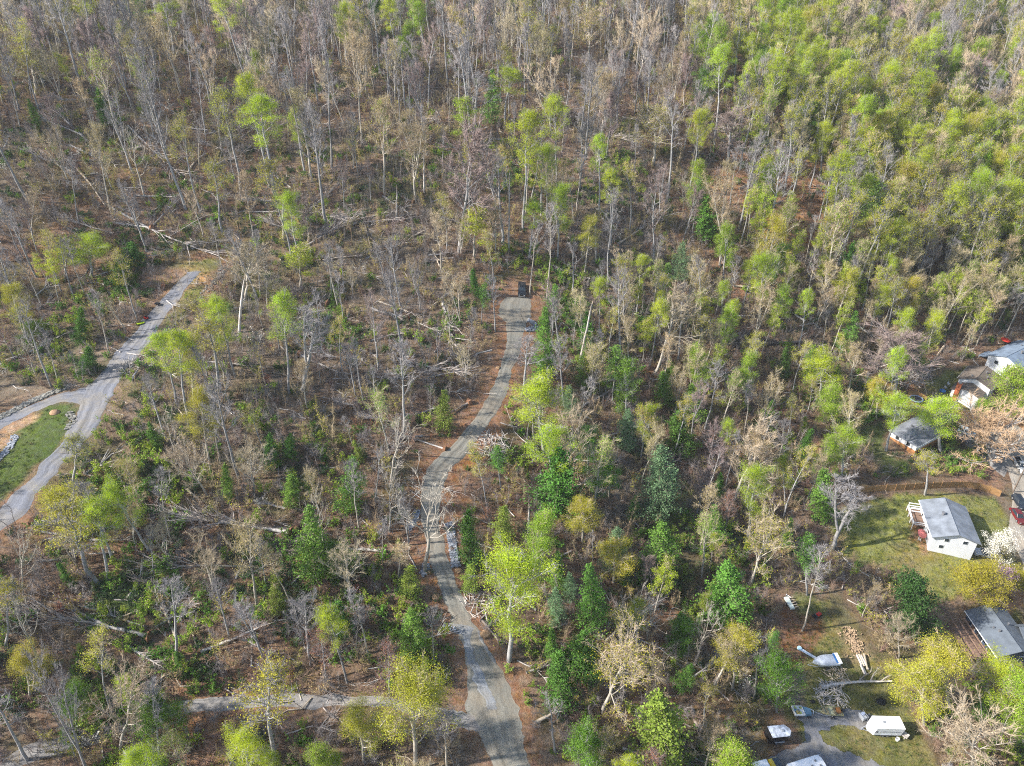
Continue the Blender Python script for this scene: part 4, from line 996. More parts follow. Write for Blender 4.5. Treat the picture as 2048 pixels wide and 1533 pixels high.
# ------------------------------------------------------------------ the woods: stratified random places on the slope
rg = np.random.default_rng(12)
cell = 5.0
xs, ys = np.meshgrid(np.arange(-260, 330, cell), np.arange(52, 560, cell))
q = np.c_[xs.ravel(), ys.ravel()] + rg.random((xs.size, 2)) * cell
zz = Hn(q[:, 0], q[:, 1]); pr = project(np.c_[q, zz])
ok = (pr[:, 0] > -120) & (pr[:, 0] < 2170) & (pr[:, 1] > -70) & (pr[:, 1] < 1720)
q, zz, pr = q[ok], zz[ok], pr[ok]
no = np.zeros(len(q), bool)
for p in CLEAR: no |= inpoly(pr[:, 0], pr[:, 1], p)
no |= (np.hypot(q[:, 0][:, None] - dl[None, :, 0], q[:, 1][:, None] - dl[None, :, 1]) - dl[None, :, 2]).min(1) < 1.5
no |= np.hypot(q[:, 0][:, None] - hero_xy[None, :, 0], q[:, 1][:, None] - hero_xy[None, :, 1]).min(1) < 2.5
px, py = pr[:, 0], pr[:, 1]
dens = np.full(len(q), .62)
dens[(py < 300)] = .8
dens[(px > 1380) & (py < 680)] = .95
dens[(px > 1480) & (py > 300) & (py < 650)] = 1.0
dens[(px < 900) & (py > 560) & (py < 1330)] = .55
dens[(px < 900) & (py > 880) & (py < 1380)] = .85
dens[(px > 560) & (px < 900) & (py > 600) & (py < 1000)] = .4
dens[(py > 1330) & (px < 900)] = .6
dens[inpoly(px, py, DIRT[4][0])] = .15
dens *= np.where((px > 1080) & (py > 560), 1.2, np.where(px > 1380, 1.1, np.where((px < 700) & (py < 480), .75, .8)))
dens *= np.where((py < 560) & (px < 1480), .78, np.where(px < 1000, 1.25, 1))
no |= rg.random(len(q)) > dens
q, zz, px, py, dep = q[~no], zz[~no], px[~no], py[~no], pr[~no][:, 2]
lime = np.clip(1.6 - np.abs((py - 185) - (px - 1500) * .58) / 95, 0, 1) * (px > 1450) * (py < 640)       # the lime diagonal on the upper right
woods = []
POLES = [(1480,340),(1760,250),(2110,330),(2110,700),(1850,690),(1620,640),(1500,560)]
xs, ys = np.meshgrid(np.arange(40, 260, 3.7), np.arange(160, 330, 3.7)); q2 = np.c_[xs.ravel(), ys.ravel()] + rg.random((xs.size, 2)) * 3.7
z2_ = Hn(q2[:, 0], q2[:, 1]); p2 = project(np.c_[q2, z2_]); m2 = inpoly(p2[:, 0], p2[:, 1], POLES) & (rg.random(len(q2)) < .72)
for p in CLEAR: m2 &= ~inpoly(p2[:, 0], p2[:, 1], p)
npole = m2.sum(); q = np.r_[q, q2[m2]]; zz = np.r_[zz, z2_[m2]]; px = np.r_[px, p2[m2, 0]]; py = np.r_[py, p2[m2, 1]]; dep = np.r_[dep, p2[m2, 2]]; lime = np.r_[lime, np.zeros(npole)]
for i in range(len(q)):
    u = rg.random(); x, y = px[i], py[i]
    # shares of pine, leafing, budding; the rest is bare
    if x > 1450 and y < 560: sh = (.02, .22 + .5 * lime[i], .30)
    elif x > 1380 and y < 700: sh = (.04, .26, .42)
    elif y < 300: sh = (.01, .04, .20) if x < 1380 else (.02, .1, .3)
    elif x < 560 and y < 560: sh = (.02, .05, .12)
    elif y < 560: sh = (.03, .10, .18)
    elif x < 300: sh = (.05, .12, .22)
    elif x < 900 and y < 900: sh = (.04, .08, .16)
    elif x < 900 and y < 1330: sh = (.10, .10, .16)
    elif x < 900: sh = (.04, .30, .28)
    elif x < 1250 and y < 900: sh = (.14, .12, .22)
    else: sh = (.12, .36, .38)
    k = 'pine_tree' if u < sh[0] else 'leafing_tree' if u < sum(sh[:2]) else 'budding_tree' if u < sum(sh) else 'bare_tree'
    if k == 'pine_tree': pi = int(rg.choice(6, p=[.25, .15, .2, .15, .15, .1])); f = rg.uniform(.45, 1.0)
    elif k == 'leafing_tree': pi = int(rg.choice(6, p=[.24, .22, .14, .2, .14, .06])); f = rg.uniform(.6, 1.08)
    elif k == 'budding_tree': pi = int(rg.choice(8, p=[.13, .05, .17, .07, .18, .13, .13, .14])); f = rg.uniform(.62, 1.08)
    else: pi = int(rg.choice(13, p=[.11, .07, .04, .18, .08, .05, .05, .12, .03, .1, .06, .05, .06])); f = rg.uniform(.55, 1.18)
    if i >= len(q) - npole:                       # the stand of thin poles on the sunny slope
        k, pi = [('bare_tree', 3), ('bare_tree', 7), ('budding_tree', 4), ('leafing_tree', 3), ('budding_tree', 2), ('budding_tree', 5)][int(rg.choice(6, p=[.26, .06, .12, .34, .16, .06]))]; f = rg.uniform(.75, 1.15)
    d = PR[k][pi]
    if y > 560 and x < 900 or y > 600: f *= .85
    elif i < len(q) - npole: f *= 1.14
    hh, ww = d['H'] * f, d['W'] * f
    P3 = (q[i, 0], q[i, 1], zz[i])
    kh = keep_hit(P3, hh, ww, 0)
    if rg.random() < (0, .995, .62)[kh]: continue
    woods.append((k, pi, P3, hh, ww, x, y, dep[i], rg.random() * 6.28, rg.normal(size=2) * .075))
byk = {}
for t in woods: byk.setdefault(t[0], []).append(t)
nhero = {k: sum(1 for h in HERO if KEY[h[0][0]] == k) for k in PR}
lab = {}; rest = []
for k, L_ in byk.items():
    vis = lambda t: -30 < t[5] < 2080 and -10 < t[6] < 1600
    L_.sort(key=lambda t: (not vis(t), t[7]))
    n = 300 - nhero.get(k, 0)
    for t in L_[:n] if sum(map(vis, L_)) >= n else [t for t in L_ if vis(t)][:n]:
        z1, z2 = zone(t[5], t[6]); big = 'tall ' if t[3] / PR[k][t[1]]['H'] > .88 else 'short ' if t[3] / PR[k][t[1]]['H'] < .68 else ''
        lab.setdefault((k, t[1], big, z1, z2), []).append(t)
    ind = set(id(t) for v in lab.values() for t in v)
    rest += [t for t in L_ if id(t) not in ind]
nn = {'pine_tree': 'pine', 'bare_tree': 'tree', 'budding_tree': 'tree', 'leafing_tree': 'tree'}
for (k, pi, big, z1, z2), v in lab.items():
    v.sort(key=lambda t: t[5]); adj = PR[k][pi]['adj']
    for i, t in enumerate(v):
        o_ = f', {ordinal(i)} from left' if len(v) > 1 else ''
        label = f'{big}{adj} {nn[k]} {z1} ({z2}){o_}'
        plant_tree(k, pi, t[2], (t[9][0] * t[3], t[9][1] * t[3], t[3]), t[4], t[8], label, {'pine_tree': 'pines in the woods', 'bare_tree': 'bare trees in the woods', 'budding_tree': 'budding trees in the woods', 'leafing_tree': 'leafing trees in the woods'}[k])
print('woods', {k: len(v) for k, v in byk.items()}, 'individual', sum(len(v) for v in lab.values()), 'rest', len(rest))

# ------------------------------------------------------------------ what nobody could count: instanced on points
def scatter(name, label, meshes, pos, idx, rot, scl):
    src = bpy.data.collections.new(name + '_source')
    for i, m_ in enumerate(meshes): src.objects.link(bpy.data.objects.new(f'{name}_{i:02d}', m_))
    me = bpy.data.meshes.new(name); n = len(pos)
    me.vertices.add(n); me.vertices.foreach_set('co', np.asarray(pos, np.float32).ravel())
    for nm, ty, dat in (('which', 'INT', np.asarray(idx, np.int32)), ('turn', 'FLOAT_VECTOR', np.asarray(rot, np.float32)), ('size', 'FLOAT_VECTOR', np.asarray(scl, np.float32))):
        a = me.attributes.new(nm, ty, 'POINT'); a.data.foreach_set('value' if ty == 'INT' else 'vector', dat.ravel())
    o = kind(put(name, me), 'stuff', label)
    ng = bpy.data.node_groups.new(name, 'GeometryNodeTree')
    ng.interface.new_socket('Geometry', in_out='INPUT', socket_type='NodeSocketGeometry'); ng.interface.new_socket('Geometry', in_out='OUTPUT', socket_type='NodeSocketGeometry')
    N, L = ng.nodes, ng.links
    gi, go = N.new('NodeGroupInput'), N.new('NodeGroupOutput'); mp = N.new('GeometryNodeMeshToPoints'); ip = N.new('GeometryNodeInstanceOnPoints'); ci = N.new('GeometryNodeCollectionInfo')
    ci.inputs['Collection'].default_value = src; ci.inputs['Separate Children'].default_value = True
    ip.inputs['Pick Instance'].default_value = True
    def attr(nm, ty):
        a = N.new('GeometryNodeInputNamedAttribute'); a.data_type = ty; a.inputs['Name'].default_value = nm; return a.outputs[0]
    L.new(gi.outputs[0], mp.inputs[0]); L.new(mp.outputs[0], ip.inputs['Points']); L.new(ci.outputs[0], ip.inputs['Instance'])
    L.new(attr('which', 'INT'), ip.inputs['Instance Index'])
    er = N.new('FunctionNodeEulerToRotation'); L.new(attr('turn', 'FLOAT_VECTOR'), er.inputs[0]); L.new(er.outputs[0], ip.inputs['Rotation'])
    L.new(attr('size', 'FLOAT_VECTOR'), ip.inputs['Scale']); L.new(ip.outputs[0], go.inputs[0])
    md = o.modifiers.new('scatter', 'NODES'); md.node_group = ng
    return o
def whole(d):
    """trunk and crown joined for the far woods"""
    me = bpy.data.meshes.new('tree'); A, B = d['trunk'], d['crown']
    def rd(m_):
        v = np.empty(len(m_.vertices) * 3, np.float32); m_.vertices.foreach_get('co', v); l = np.empty(len(m_.loops), np.int32); m_.loops.foreach_get('vertex_index', l)
        s = np.empty(len(m_.polygons), np.int32); m_.polygons.foreach_get('loop_start', s); mi = np.empty(len(m_.polygons), np.int32); m_.polygons.foreach_get('material_index', mi); return v, l, s, mi
    a, b = rd(A), rd(B); nv = len(a[0]) // 3
    me.vertices.add(nv + len(b[0]) // 3); me.vertices.foreach_set('co', np.concatenate([a[0], b[0]]))
    me.loops.add(len(a[1]) + len(b[1])); me.loops.foreach_set('vertex_index', np.concatenate([a[1], b[1] + nv]))
    me.polygons.add(len(a[2]) + len(b[2])); me.polygons.foreach_set('loop_start', np.concatenate([a[2], b[2] + len(a[1])])); me.polygons.foreach_set('material_index', np.concatenate([a[3], b[3] + 1]))
    me.update(calc_edges=True)
    for m_ in list(A.materials) + list(B.materials): me.materials.append(m_)
    return me
if rest:
    combos = sorted({(t[0], t[1]) for t in rest}); ix = {c: i for i, c in enumerate(combos)}
    scatter('forest', 'more distant bare and budding trees of the woods', [whole(PR[a][b]) for a, b in combos],
            [(t[2][0], t[2][1], t[2][2] - .25) for t in rest], [ix[t[0], t[1]] for t in rest], [(t[9][0], t[9][1], t[8]) for t in rest],
            [(t[4] / PR[t[0]][t[1]]['W'],) * 2 + (t[3] / PR[t[0]][t[1]]['H'],) for t in rest])

# understory: twiggy brush and green undergrowth
brush_grey = mat('brush_grey', (.235, .205, .19), .95, .3, .7, rnd=.25, hue=.012); brush_brown = mat('brush_brown', (.225, .15, .11), .95, .3, .7, rnd=.25, hue=.012); brush_tan = mat('brush_tan', (.37, .28, .17), .95, .3, .7, rnd=.2, hue=.012)
US = [shrub(1, 3.2, 2.6, 7, 34, brush_grey), shrub(2, 2.6, 2.6, 8, 34, brush_brown), shrub(3, 3.6, 2.2, 5, 40, brush_tan), shrub(4, 2.0, 2.4, 8, 30, brush_brown),
      shrub(5, 4.5, 2.4, 4, 60, brush_grey, tlen=.7), shrub(6, 3.0, 2.6, 7, 30, brush_tan, bud_tan, 160, .16), shrub(7, 4.2, 2.8, 5, 50, brush_tan, leaf_yellow, 150, .18, tlen=.6),
      shrub(8, 2.2, 2.6, 7, 20, brush_tan, leaf_green, 420, .24), shrub(9, 1.6, 2.6, 8, 16, brush_grey, leaf_dark, 420, .22), shrub(10, 3.2, 2.4, 6, 20, brush_tan, leaf_spring, 380, .24),
      shrub(11, 2.6, 2.2, 6, 30, brush_brown, bud_red, 180, .14), shrub(12, 3.0, 2.6, 6, 24, brush_grey, petal_white, 140, .18),
      shrub(13, 8.0, 2.2, 2, 90, brush_grey, tlen=.9), shrub(14, 7.0, 2.4, 2, 80, brush_tan, tlen=.9), shrub(15, 6.5, 2.0, 2, 60, brush_tan, leaf_yellow, 260, .14, tlen=.8)]
ucell = 1.95
xs, ys = np.meshgrid(np.arange(-230, 280, ucell), np.arange(50, 420, ucell))
u_ = np.c_[xs.ravel(), ys.ravel()] + rg.random((xs.size, 2)) * ucell
uz = Hn(u_[:, 0], u_[:, 1]); up_ = project(np.c_[u_, uz])
ok = (up_[:, 0] > -60) & (up_[:, 0] < 2110) & (up_[:, 1] > -20) & (up_[:, 1] < 1640)
for p in CLEAR: ok &= ~inpoly(up_[:, 0], up_[:, 1], p)
ddr = (np.hypot(u_[:, 0][:, None] - dl[None, :, 0], u_[:, 1][:, None] - dl[None, :, 1]) - dl[None, :, 2]).min(1)
ok &= rg.random(len(u_)) < np.clip(ddr / 3.6 - .12, 0, .92)
ok &= ~(inpoly(up_[:, 0], up_[:, 1], DIRT[4][0]) & (rg.random(len(u_)) < .55))
u_, uz, up_, ddr = u_[ok], uz[ok], up_[ok], ddr[ok]
gn = vnoise(u_[:, 0], u_[:, 1], 16, 21); gn2 = vnoise(u_[:, 0], u_[:, 1], 40, 22); x, y = up_[:, 0], up_[:, 1]
green = .10 + .9 * np.clip((gn - .56) * 4, 0, 1) * .75
green[(y < 300) & (x < 1400)] *= .3; green[(y >= 300) & (y < 560) & (x < 1000)] *= .5; green[(x < 600) & (y > 900)] *= 1.5; green[(x > 1450)] *= 1.3
green[inpoly(x, y, LAWNS[5][0])] = .97
for p in ([(150,690),(330,650),(340,1050),(60,1080)], [(480,820),(640,820),(700,1000),(560,1000)], [(1180,560),(1300,560),(1320,700),(1180,680)], [(250,1000),(380,1000),(420,1280),(170,1280)], [(380,1280),(520,1290),(500,1390),(370,1390)]):
    green[inpoly(x, y, p)] = np.maximum(green[inpoly(x, y, p)], .5)
rr = rg.random(len(u_)); isg = rr < green
ui = np.where(isg, rg.choice([7, 8, 9], len(u_), p=[.4, .33, .27]), rg.choice([0, 1, 2, 3, 4, 5, 6, 10, 11, 12, 13, 14], len(u_), p=[.16, .18, .11, .13, .12, .08, .055, .025, .01, .055, .04, .035]))
us = rg.uniform(.55, 1.25, len(u_)) * np.where((x < 900) & (y > 850), 1.15, 1.0) * np.where(isg, .95, 1.0) * np.where(ddr < 5, .62, 1)
# keep the roads and yards in view
tall = us * np.array([3.2, 2.6, 3.6, 2, 4.5, 3, 4.2, 2.2, 1.6, 3.2, 2.6, 3, 8, 7, 6.5])[ui]
tp = project(np.c_[u_, uz + tall]); hide = np.zeros(len(u_), bool)
for p in KEEP: hide |= inpoly(tp[:, 0], tp[:, 1], p)
us = np.where(hide, us * rg.uniform(.22, .4, len(u_)), us)              # low weeds where taller brush would hide a road
kp = ~hide | (rg.random(len(u_)) < .8)
scatter('undergrowth', 'brown twiggy brush and green undergrowth between the trees', US, np.c_[u_, uz - .08][kp], ui[kp], np.c_[rg.normal(size=(kp.sum(), 2)) * .12, rg.random(kp.sum()) * 6.28], np.stack([us[kp] * rg.uniform(.8, 1.3, kp.sum()), us[kp] * rg.uniform(.8, 1.3, kp.sum()), us[kp]], 1))
# fallen sticks on the forest floor
def stick(seed, L, r0, nb):
    r = np.random.default_rng(seed); b = MB(); s = np.linspace(0, 1, 5); P = np.c_[s * L - L / 2, np.cumsum(r.normal(size=5)) * .06 * L, .12 + .1 * r.random(5)]
    b.tube(P, r0 * (1.1 - s), 5)
    for _ in range(nb):
        i = r.integers(1, 5); d = np.array([r.uniform(.4, 1), r.normal() * .6, abs(r.normal()) * .3]); b.tube([P[i], P[i] + d * L * .2, P[i] + d * L * .34 + r.normal(size=3) * .1], [r0 * .4, r0 * .25, .01], 3)
    return b
ST = [stick(1, 5, .09, 6).mesh('stick', log_grey), stick(2, 8, .13, 9).mesh('stick', log_grey), stick(3, 4, .07, 8).mesh('stick', log_pale), stick(4, 11, .17, 8).mesh('stick', log_grey), stick(5, 6, .1, 14).mesh('stick', branch_grey), stick(6, 9, .15, 5).mesh('stick', log_pale)]
pick = rg.choice(len(u_), min(len(u_), 2600), replace=False)
sp = u_[pick] + rg.normal(size=(len(pick), 2)) * .8
ang = rg.normal(0, .5, len(pick)) + rg.choice([0, 3.14, 2.3, .9], len(pick))
e = .5; sx_ = (Hn(sp[:, 0] + e, sp[:, 1]) - Hn(sp[:, 0] - e, sp[:, 1])) / (2 * e); sy_ = (Hn(sp[:, 0], sp[:, 1] + e) - Hn(sp[:, 0], sp[:, 1] - e)) / (2 * e)
pit = -np.arctan(sx_ * np.cos(ang) + sy_ * np.sin(ang))
scatter('debris', 'fallen limbs and sticks strewn over the leaf litter', ST, np.c_[sp, Hn(sp[:, 0], sp[:, 1])], rg.choice(6, len(pick), p=[.26, .2, .2, .1, .16, .08]), np.stack([np.zeros(len(pick)), pit, ang], 1), np.repeat(rg.uniform(.6, 1.2, len(pick))[:, None], 3, 1))

# grass tufts and weeds that roughen the lawns
def tuft(seed, c, n, h):
    r = np.random.default_rng(seed); b = MB(); p = np.c_[r.normal(size=(n, 2)) * .16, np.zeros(n)]; d = np.c_[r.normal(size=(n, 2)) * .1, r.uniform(.4, 1, n) * h]; b.twigs(p, d, .018); return b.mesh('tuft', c)
grass_a = mat('grass_green', (.10, .16, .03), .9, .3, 1, rnd=.3, hue=.02, trans=.3); grass_b = mat('grass_straw', (.28, .23, .10), .9, .3, 1, rnd=.25, hue=.02)
TU = [tuft(1, grass_a, 26, .28), tuft(2, grass_a, 18, .45), tuft(3, grass_b, 20, .3)]
tx_, ty_ = np.meshgrid(np.arange(-110, 130, .75), np.arange(55, 200, .75)); tq = np.c_[tx_.ravel(), ty_.ravel()] + rg.random((tx_.size, 2)) * .75
tz = Hn(tq[:, 0], tq[:, 1]); tpj = project(np.c_[tq, tz]); tm = np.zeros(len(tq), bool)
for li_ in (0, 1, 2, 3, 4, 6, 7, 8): tm |= inpoly(tpj[:, 0], tpj[:, 1], LAWNS[li_][0])
for p in (strip_poly(LROAD), strip_poly(BRANCH), YARDPAD, strip_poly(HDRIVE), strip_poly(STREET)): tm &= ~inpoly(tpj[:, 0], tpj[:, 1], p)
tm &= rg.random(len(tq)) < np.clip(vnoise(tq[:, 0], tq[:, 1], 2.5, 31) * 1.5 - .35, 0, 1)
tn = int(tm.sum())
scatter('grass', 'tufts of grass and weeds on the lawns', TU, np.c_[tq[tm], tz[tm]], rg.choice(3, tn, p=[.55, .2, .25]), np.c_[np.zeros((tn, 2)), rg.random(tn) * 6.28], np.repeat(rg.uniform(.6, 1.4, tn)[:, None], 3, 1))
# ------------------------------------------------------------------ houses
white_siding = mat('white_siding', (.70, .72, .74), .6, .06, .8)
dark_siding = mat('dark_siding', (.06, .08, .12), .6, .15, .8)
tan_siding = mat('tan_siding', (.42, .40, .34), .7, .1, .8)
brick_red = mat('brick_red', (.42, .13, .06), .9, .25, 4.0)
brick_brown = mat('brick_brown', (.40, .19, .075), .9, .25, 4.0)
roof_metal = mat('roof_metal', (.20, .22, .25), .5, .3, .6)
roof_grey = mat('roof_grey', (.19, .20, .225), .85, .3, .7)
roof_brown = mat('roof_brown', (.16, .13, .105), .9, .25, .8)
roof_blue = mat('roof_blue', (.17, .22, .29), .75, .25, .6)
roof_slate = mat('roof_slate', (.115, .135, .16), .85, .2, .8)
trim_white = mat('trim_white', (.82, .82, .8), .6, .04, 1)
glass_dark = mat('glass_dark', (.03, .04, .05), .12, .2, 1, spec=.6)
deck_brown = mat('deck_brown', (.22, .14, .10), .85, .25, 2)
deck_orange = mat('deck_orange', (.42, .22, .09), .85, .25, 2)
vent_grey = mat('vent_grey', (.25, .25, .26), .5, .1, 2, metal=.5)
concrete = mat('concrete', (.40, .38, .35), .9, .15, 1.5)
def house(name, label, cx, cy, yaw, w, l, wh, rise, wall_m, roof_m, over=.5, hip=0.0, wins=(), base_m=None, base_h=.6, doors=(), vents=(), z=None, deep=1.6):
    zb = H(cx, cy) if z is None else z
    o = thing(name, label, 'house', (cx, cy, zb), yaw)
    hw, hl = w / 2, l / 2
    wl = MB()
    if hip: wl.box((0, 0, (wh - deep) / 2), (w, l, wh + deep))
    else: wl.prism([(-hw, -deep), (hw, -deep), (hw, wh), (0, wh + rise * .97), (-hw, wh)], -hl, hl, axis=1)
    wl.build('wall', wall_m, o)
    if base_m:
        b = MB(); b.box((0, 0, (base_h - deep) / 2), (w + .06, l + .06, base_h + deep)); b.build('foundation', base_m, o)
    ex, ey = hw + over, hl + over; ez = wh - over * rise / hw
    rt = .16
    for sgn in (-1, 1):
        R = MB(); hy = hip
        lo = [(sgn * ex, -ey, ez), (sgn * ex, ey, ez)]; hi = [(0, ey - hy, wh + rise), (0, -ey + hy, wh + rise)]
        base = np.array([lo[0], lo[1], hi[0], hi[1]], float)
        R.hexa(np.concatenate([base + [0, 0, .02], base + [0, 0, rt]])); ro = R.build('roof', roof_m, o)
        fs = MB(); fs.tube([np.array(lo[0]) + [0, 0, .06], np.array(lo[1]) + [0, 0, .06]], [.09, .09], 4); fs.build('gutter', trim_white, ro)
        for (vx, vy, vs) in [v for v in vents if (v[0] > 0) == (sgn > 0)]:
            vb = MB(); zz_ = wh + rise - abs(vx) / hw * rise + rt; vb.cyl((vx, vy, zz_ + vs * .5), vs * .35, vs, 2, 8); vb.cyl((vx, vy, zz_ + vs), vs * .55, vs * .25, 2, 8); vb.build('vent', vent_grey, ro)
    if hip:
        for sgn in (-1, 1):
            R = MB(); V = np.array([(-ex, sgn * ey, ez), (ex, sgn * ey, ez), (0, sgn * (ey - hip), wh + rise)], float)
            R.add(np.concatenate([V + [0, 0, .02], V + [0, 0, rt]]), [[0,1,4,3],[1,2,5,4],[2,0,3,5]]); R.add(V + [0, 0, rt], [[0,1,2]]); R.build('roof', roof_m, o)
    rc = MB(); rc.tube([(0, -ey + hip, wh + rise + rt), (0, ey - hip, wh + rise + rt)], [.1, .1], 5); rc.build('ridge_cap', roof_m, o)
    for (sd, u, zc, ww, hh) in wins:
        add_opening(o, 'window', sd, u, zc, ww, hh, hw, hl)
    for (sd, u, ww, hh) in doors: add_opening(o, 'door', sd, u, hh / 2 + .1, ww, hh, hw, hl)
    return o
def add_opening(o, nm, sd, u, zc, ww, hh, hw, hl):
    f, p = MB(), MB()
    if sd in 'nf': s = -1 if sd == 'n' else 1; c = (u, s * (hl + .02), zc); a, b_ = (ww + .22, .08, hh + .22), (ww, .1, hh); off = (0, s * .03, 0)
    else: s = -1 if sd == 'l' else 1; c = (s * (hw + .02), u, zc); a, b_ = (.08, ww + .22, hh + .22), (.1, ww, hh); off = (s * .03, 0, 0)
    f.box(c, a); w = f.build(nm, trim_white, o)
    p.box(tuple(np.array(c) + off), b_); p.build('pane' if nm == 'window' else 'door_panel', glass_dark if nm == 'window' else deck_brown, w)

R_ = math.radians
WH = house('white_house', 'white two-storey house with pale grey metal roof beside the wooden fence', 95.6, 118.3, R_(-13), 8.6, 11.0, 3.7, 1.55, white_siding, roof_metal, .55, wins=[('n', -1.6, 3.1, .8, .75), ('n', 2.0, 3.1, .8, .75), ('n', -2.2, 1.1, .8, .75), ('l', 3.0, 2.6, 1.2, 1.1), ('l', -2.5, 2.6, 1.2, 1.1), ('r', 1, 2.6, 1.6, 1.1)], doors=[('r', -2.5, 1.0, 2.0)], vents=[(-1.5, .5, .7)], deep=2.5)
def child_deck(o, x0, x1, y0, y1, z, m, rail_m, post_h=1.0, slats=8, drop=2.4, rails='lnf'):
    d = MB(); n = slats
    t = put('deck', None, None); t.parent = o
    for k in range(n):
        b = MB(); yy = y0 + (y1 - y0) * (k + .5) / n; b.box(((x0 + x1) / 2, yy, z), (x1 - x0, (y1 - y0) / n - .04, .08)); b.build('plank', m, t)
    for x in (x0, x1):
        for y in np.linspace(y0, y1, 4): p = MB(); p.box((x, y, z + post_h / 2 - drop / 2), (.12, .12, post_h + drop)); p.build('post', rail_m, t)
    r = MB()
    for zz_ in (z + post_h, z + post_h * .5):
        if 'l' in rails: r.box((x0, (y0 + y1) / 2, zz_), (.1, y1 - y0, .1))
        if 'n' in rails: r.box(((x0 + x1) / 2, y0, zz_), (x1 - x0, .1, .1))
        if 'f' in rails: r.box(((x0 + x1) / 2, y1, zz_), (x1 - x0, .1, .1))
    r.build('railing', rail_m, t)
    return t
child_deck(WH, -7.0, -4.35, -.6, 5.0, 1.6, deck_brown, trim_white)
for k in range(4):
    b = MB(); b.box((-5.65, 2.2 + k * .9, 3.35), (2.9, .12, .16)); b.build('pergola_beam', trim_white, WH)
for y in (3.4, 5.0): b = MB(); b.box((-6.9, y, 2.4), (.12, .12, 2.0)); b.build('pergola_post', trim_white, WH)
BH = house('brown_roofed_house', 'white house with brown roof and a tall red brick chimney', 129.0, 170.8, R_(-45), 7.8, 8.4, 3.6, 1.5, white_siding, roof_brown, .45, wins=[('n', -2.2, 2.4, .9, 1.0), ('l', 0, 2.2, 1.3, 1.1), ('r', 1.5, 2.2, 1.3, 1.1)], vents=[(.9, 1.2, .5), (1.8, -.8, .5), (-1.4, -3.2, .5)], deep=2.2)
wing = MB(); wing.prism([(-3.9, -2.2), (2.9, -2.2), (2.9, 2.1), (-.5, 3.3), (-3.9, 2.1)], -8.6, -4.2, axis=1); wing.build('wing_wall', white_siding, BH)
for x0, z0 in ((-4.3, 2.0), (3.3, 2.0)):
    R = MB(); V = np.array([(x0, -9.0, z0), (x0, -4.2, z0), (-.5, -4.2, 3.42), (-.5, -9.0, 3.42)]); R.hexa(np.concatenate([V, V + [0, 0, .15]])); R.build('wing_roof', roof_brown, BH)
b = MB(); b.box((-2.5, -8.95, 1.2), (1.15, .7, 6.6)); b.box((-2.5, -8.95, 4.55), (1.35, .9, .2)); ch = b.build('chimney', brick_red, BH)
b = MB(); b.box((-2.5, -8.95, 4.75), (.7, .45, .25)); b.build('chimney_cap', concrete, ch)
GH = house('grey_roofed_house', 'white house with grey hipped roof and brown brick base among lime trees', 103.6, 150.2, R_(-58), 7.2, 13.0, 2.9, 1.4, white_siding, roof_grey, .45, hip=3.2, wins=[('n', -1.5, 2.0, .9, .9), ('n', 1.5, 2.0, .9, .9), ('l', 2, 2.0, 1.4, 1.0), ('l', -3, 2.0, 1.4, 1.0)], base_m=brick_brown, base_h=1.25, vents=[(-1.2, -2.2, .5), (1.0, -1.0, .5), (1.6, -3.0, .4)], deep=2.2)
UH = house('blue_roofed_house', 'white house with blue-grey roof cut by the right edge', 143.5, 178.6, R_(-58), 9.0, 15.0, 3.6, 1.7, white_siding, roof_blue, .5, wins=[('n', 1.2, 2.9, .9, .9), ('n', -2.0, 2.4, 1.0, 1.0)], vents=[(1.0, -2.0, .7), (-1.4, 2.5, .4)], deep=2.4)
b = MB(); b.hexa(np.array([(-7.2, -7.2, 1.9), (-4.6, -7.2, 2.6), (-4.6, -2.6, 2.6), (-7.2, -2.6, 1.9), (-7.2, -7.2, 2.05), (-4.6, -7.2, 2.75), (-4.6, -2.6, 2.75), (-7.2, -2.6, 2.05)])); b.build('porch_roof', roof_blue, UH)
for y in (-7.0, -5.0, -2.8): b = MB(); b.box((-7.0, y, .6), (.14, .14, 2.6)); b.build('porch_post', trim_white, UH)
child_deck(UH, -8.6, -4.8, -1.8, 7.0, 1.3, tan_siding, deck_brown, rails='lf')
DH = house('dark_house', 'dark blue-grey house with slate roof at the lower right', 95.6, 93.8, R_(2), 7.6, 10.2, 2.7, 1.5, dark_siding, roof_slate, .45, wins=[('n', 1.2, 1.6, 1.0, 1.0), ('n', -1.8, 1.6, 1.0, 1.0), ('l', 0, 1.5, 1.3, 1.1), ('l', -3, 1.5, 1.0, 1.0)], doors=[('l', 2.4, 1.0, 2.0)], vents=[(-1.3, -.6, .45), (-1.8, .4, .35), (1.5, 1, .4)], deep=1.8)
b = MB(); b.prism([(-3.6, 2.3), (.2, 4.12), (-.0, 4.25), (-3.9, 2.45)], 3.0, 7.5, axis=0); b.build('side_roof', roof_slate, DH)
b = MB(); b.prism([(.2, 4.12), (1.9, 2.3), (2.1, 2.45), (.0, 4.25)], 3.0, 7.5, axis=0); b.build('side_roof', roof_slate, DH)
b = MB(); b.box((5.4, -1.6, .6), (4.0, 3.6, 3.4)); b.build('side_wall', dark_siding, DH)
child_deck(DH, -8.4, -4.0, -4.6, 3.6, .9, deck_brown, deck_brown, .9, 10, 2.0)
for x in (-8.2, -6.9, -5.6):
    b = MB(); b.box((x, -.6, 2.9), (.18, 8.2, .24)); b.build('pergola_beam', deck_brown, DH)
for x, y in ((-8.2, -4.4), (-8.2, 3.2), (-5.6, -4.4), (-5.6, 3.2)): b = MB(); b.box((x, y, 1.9), (.16, .16, 2.2)); b.build('pergola_post', deck_brown, DH)

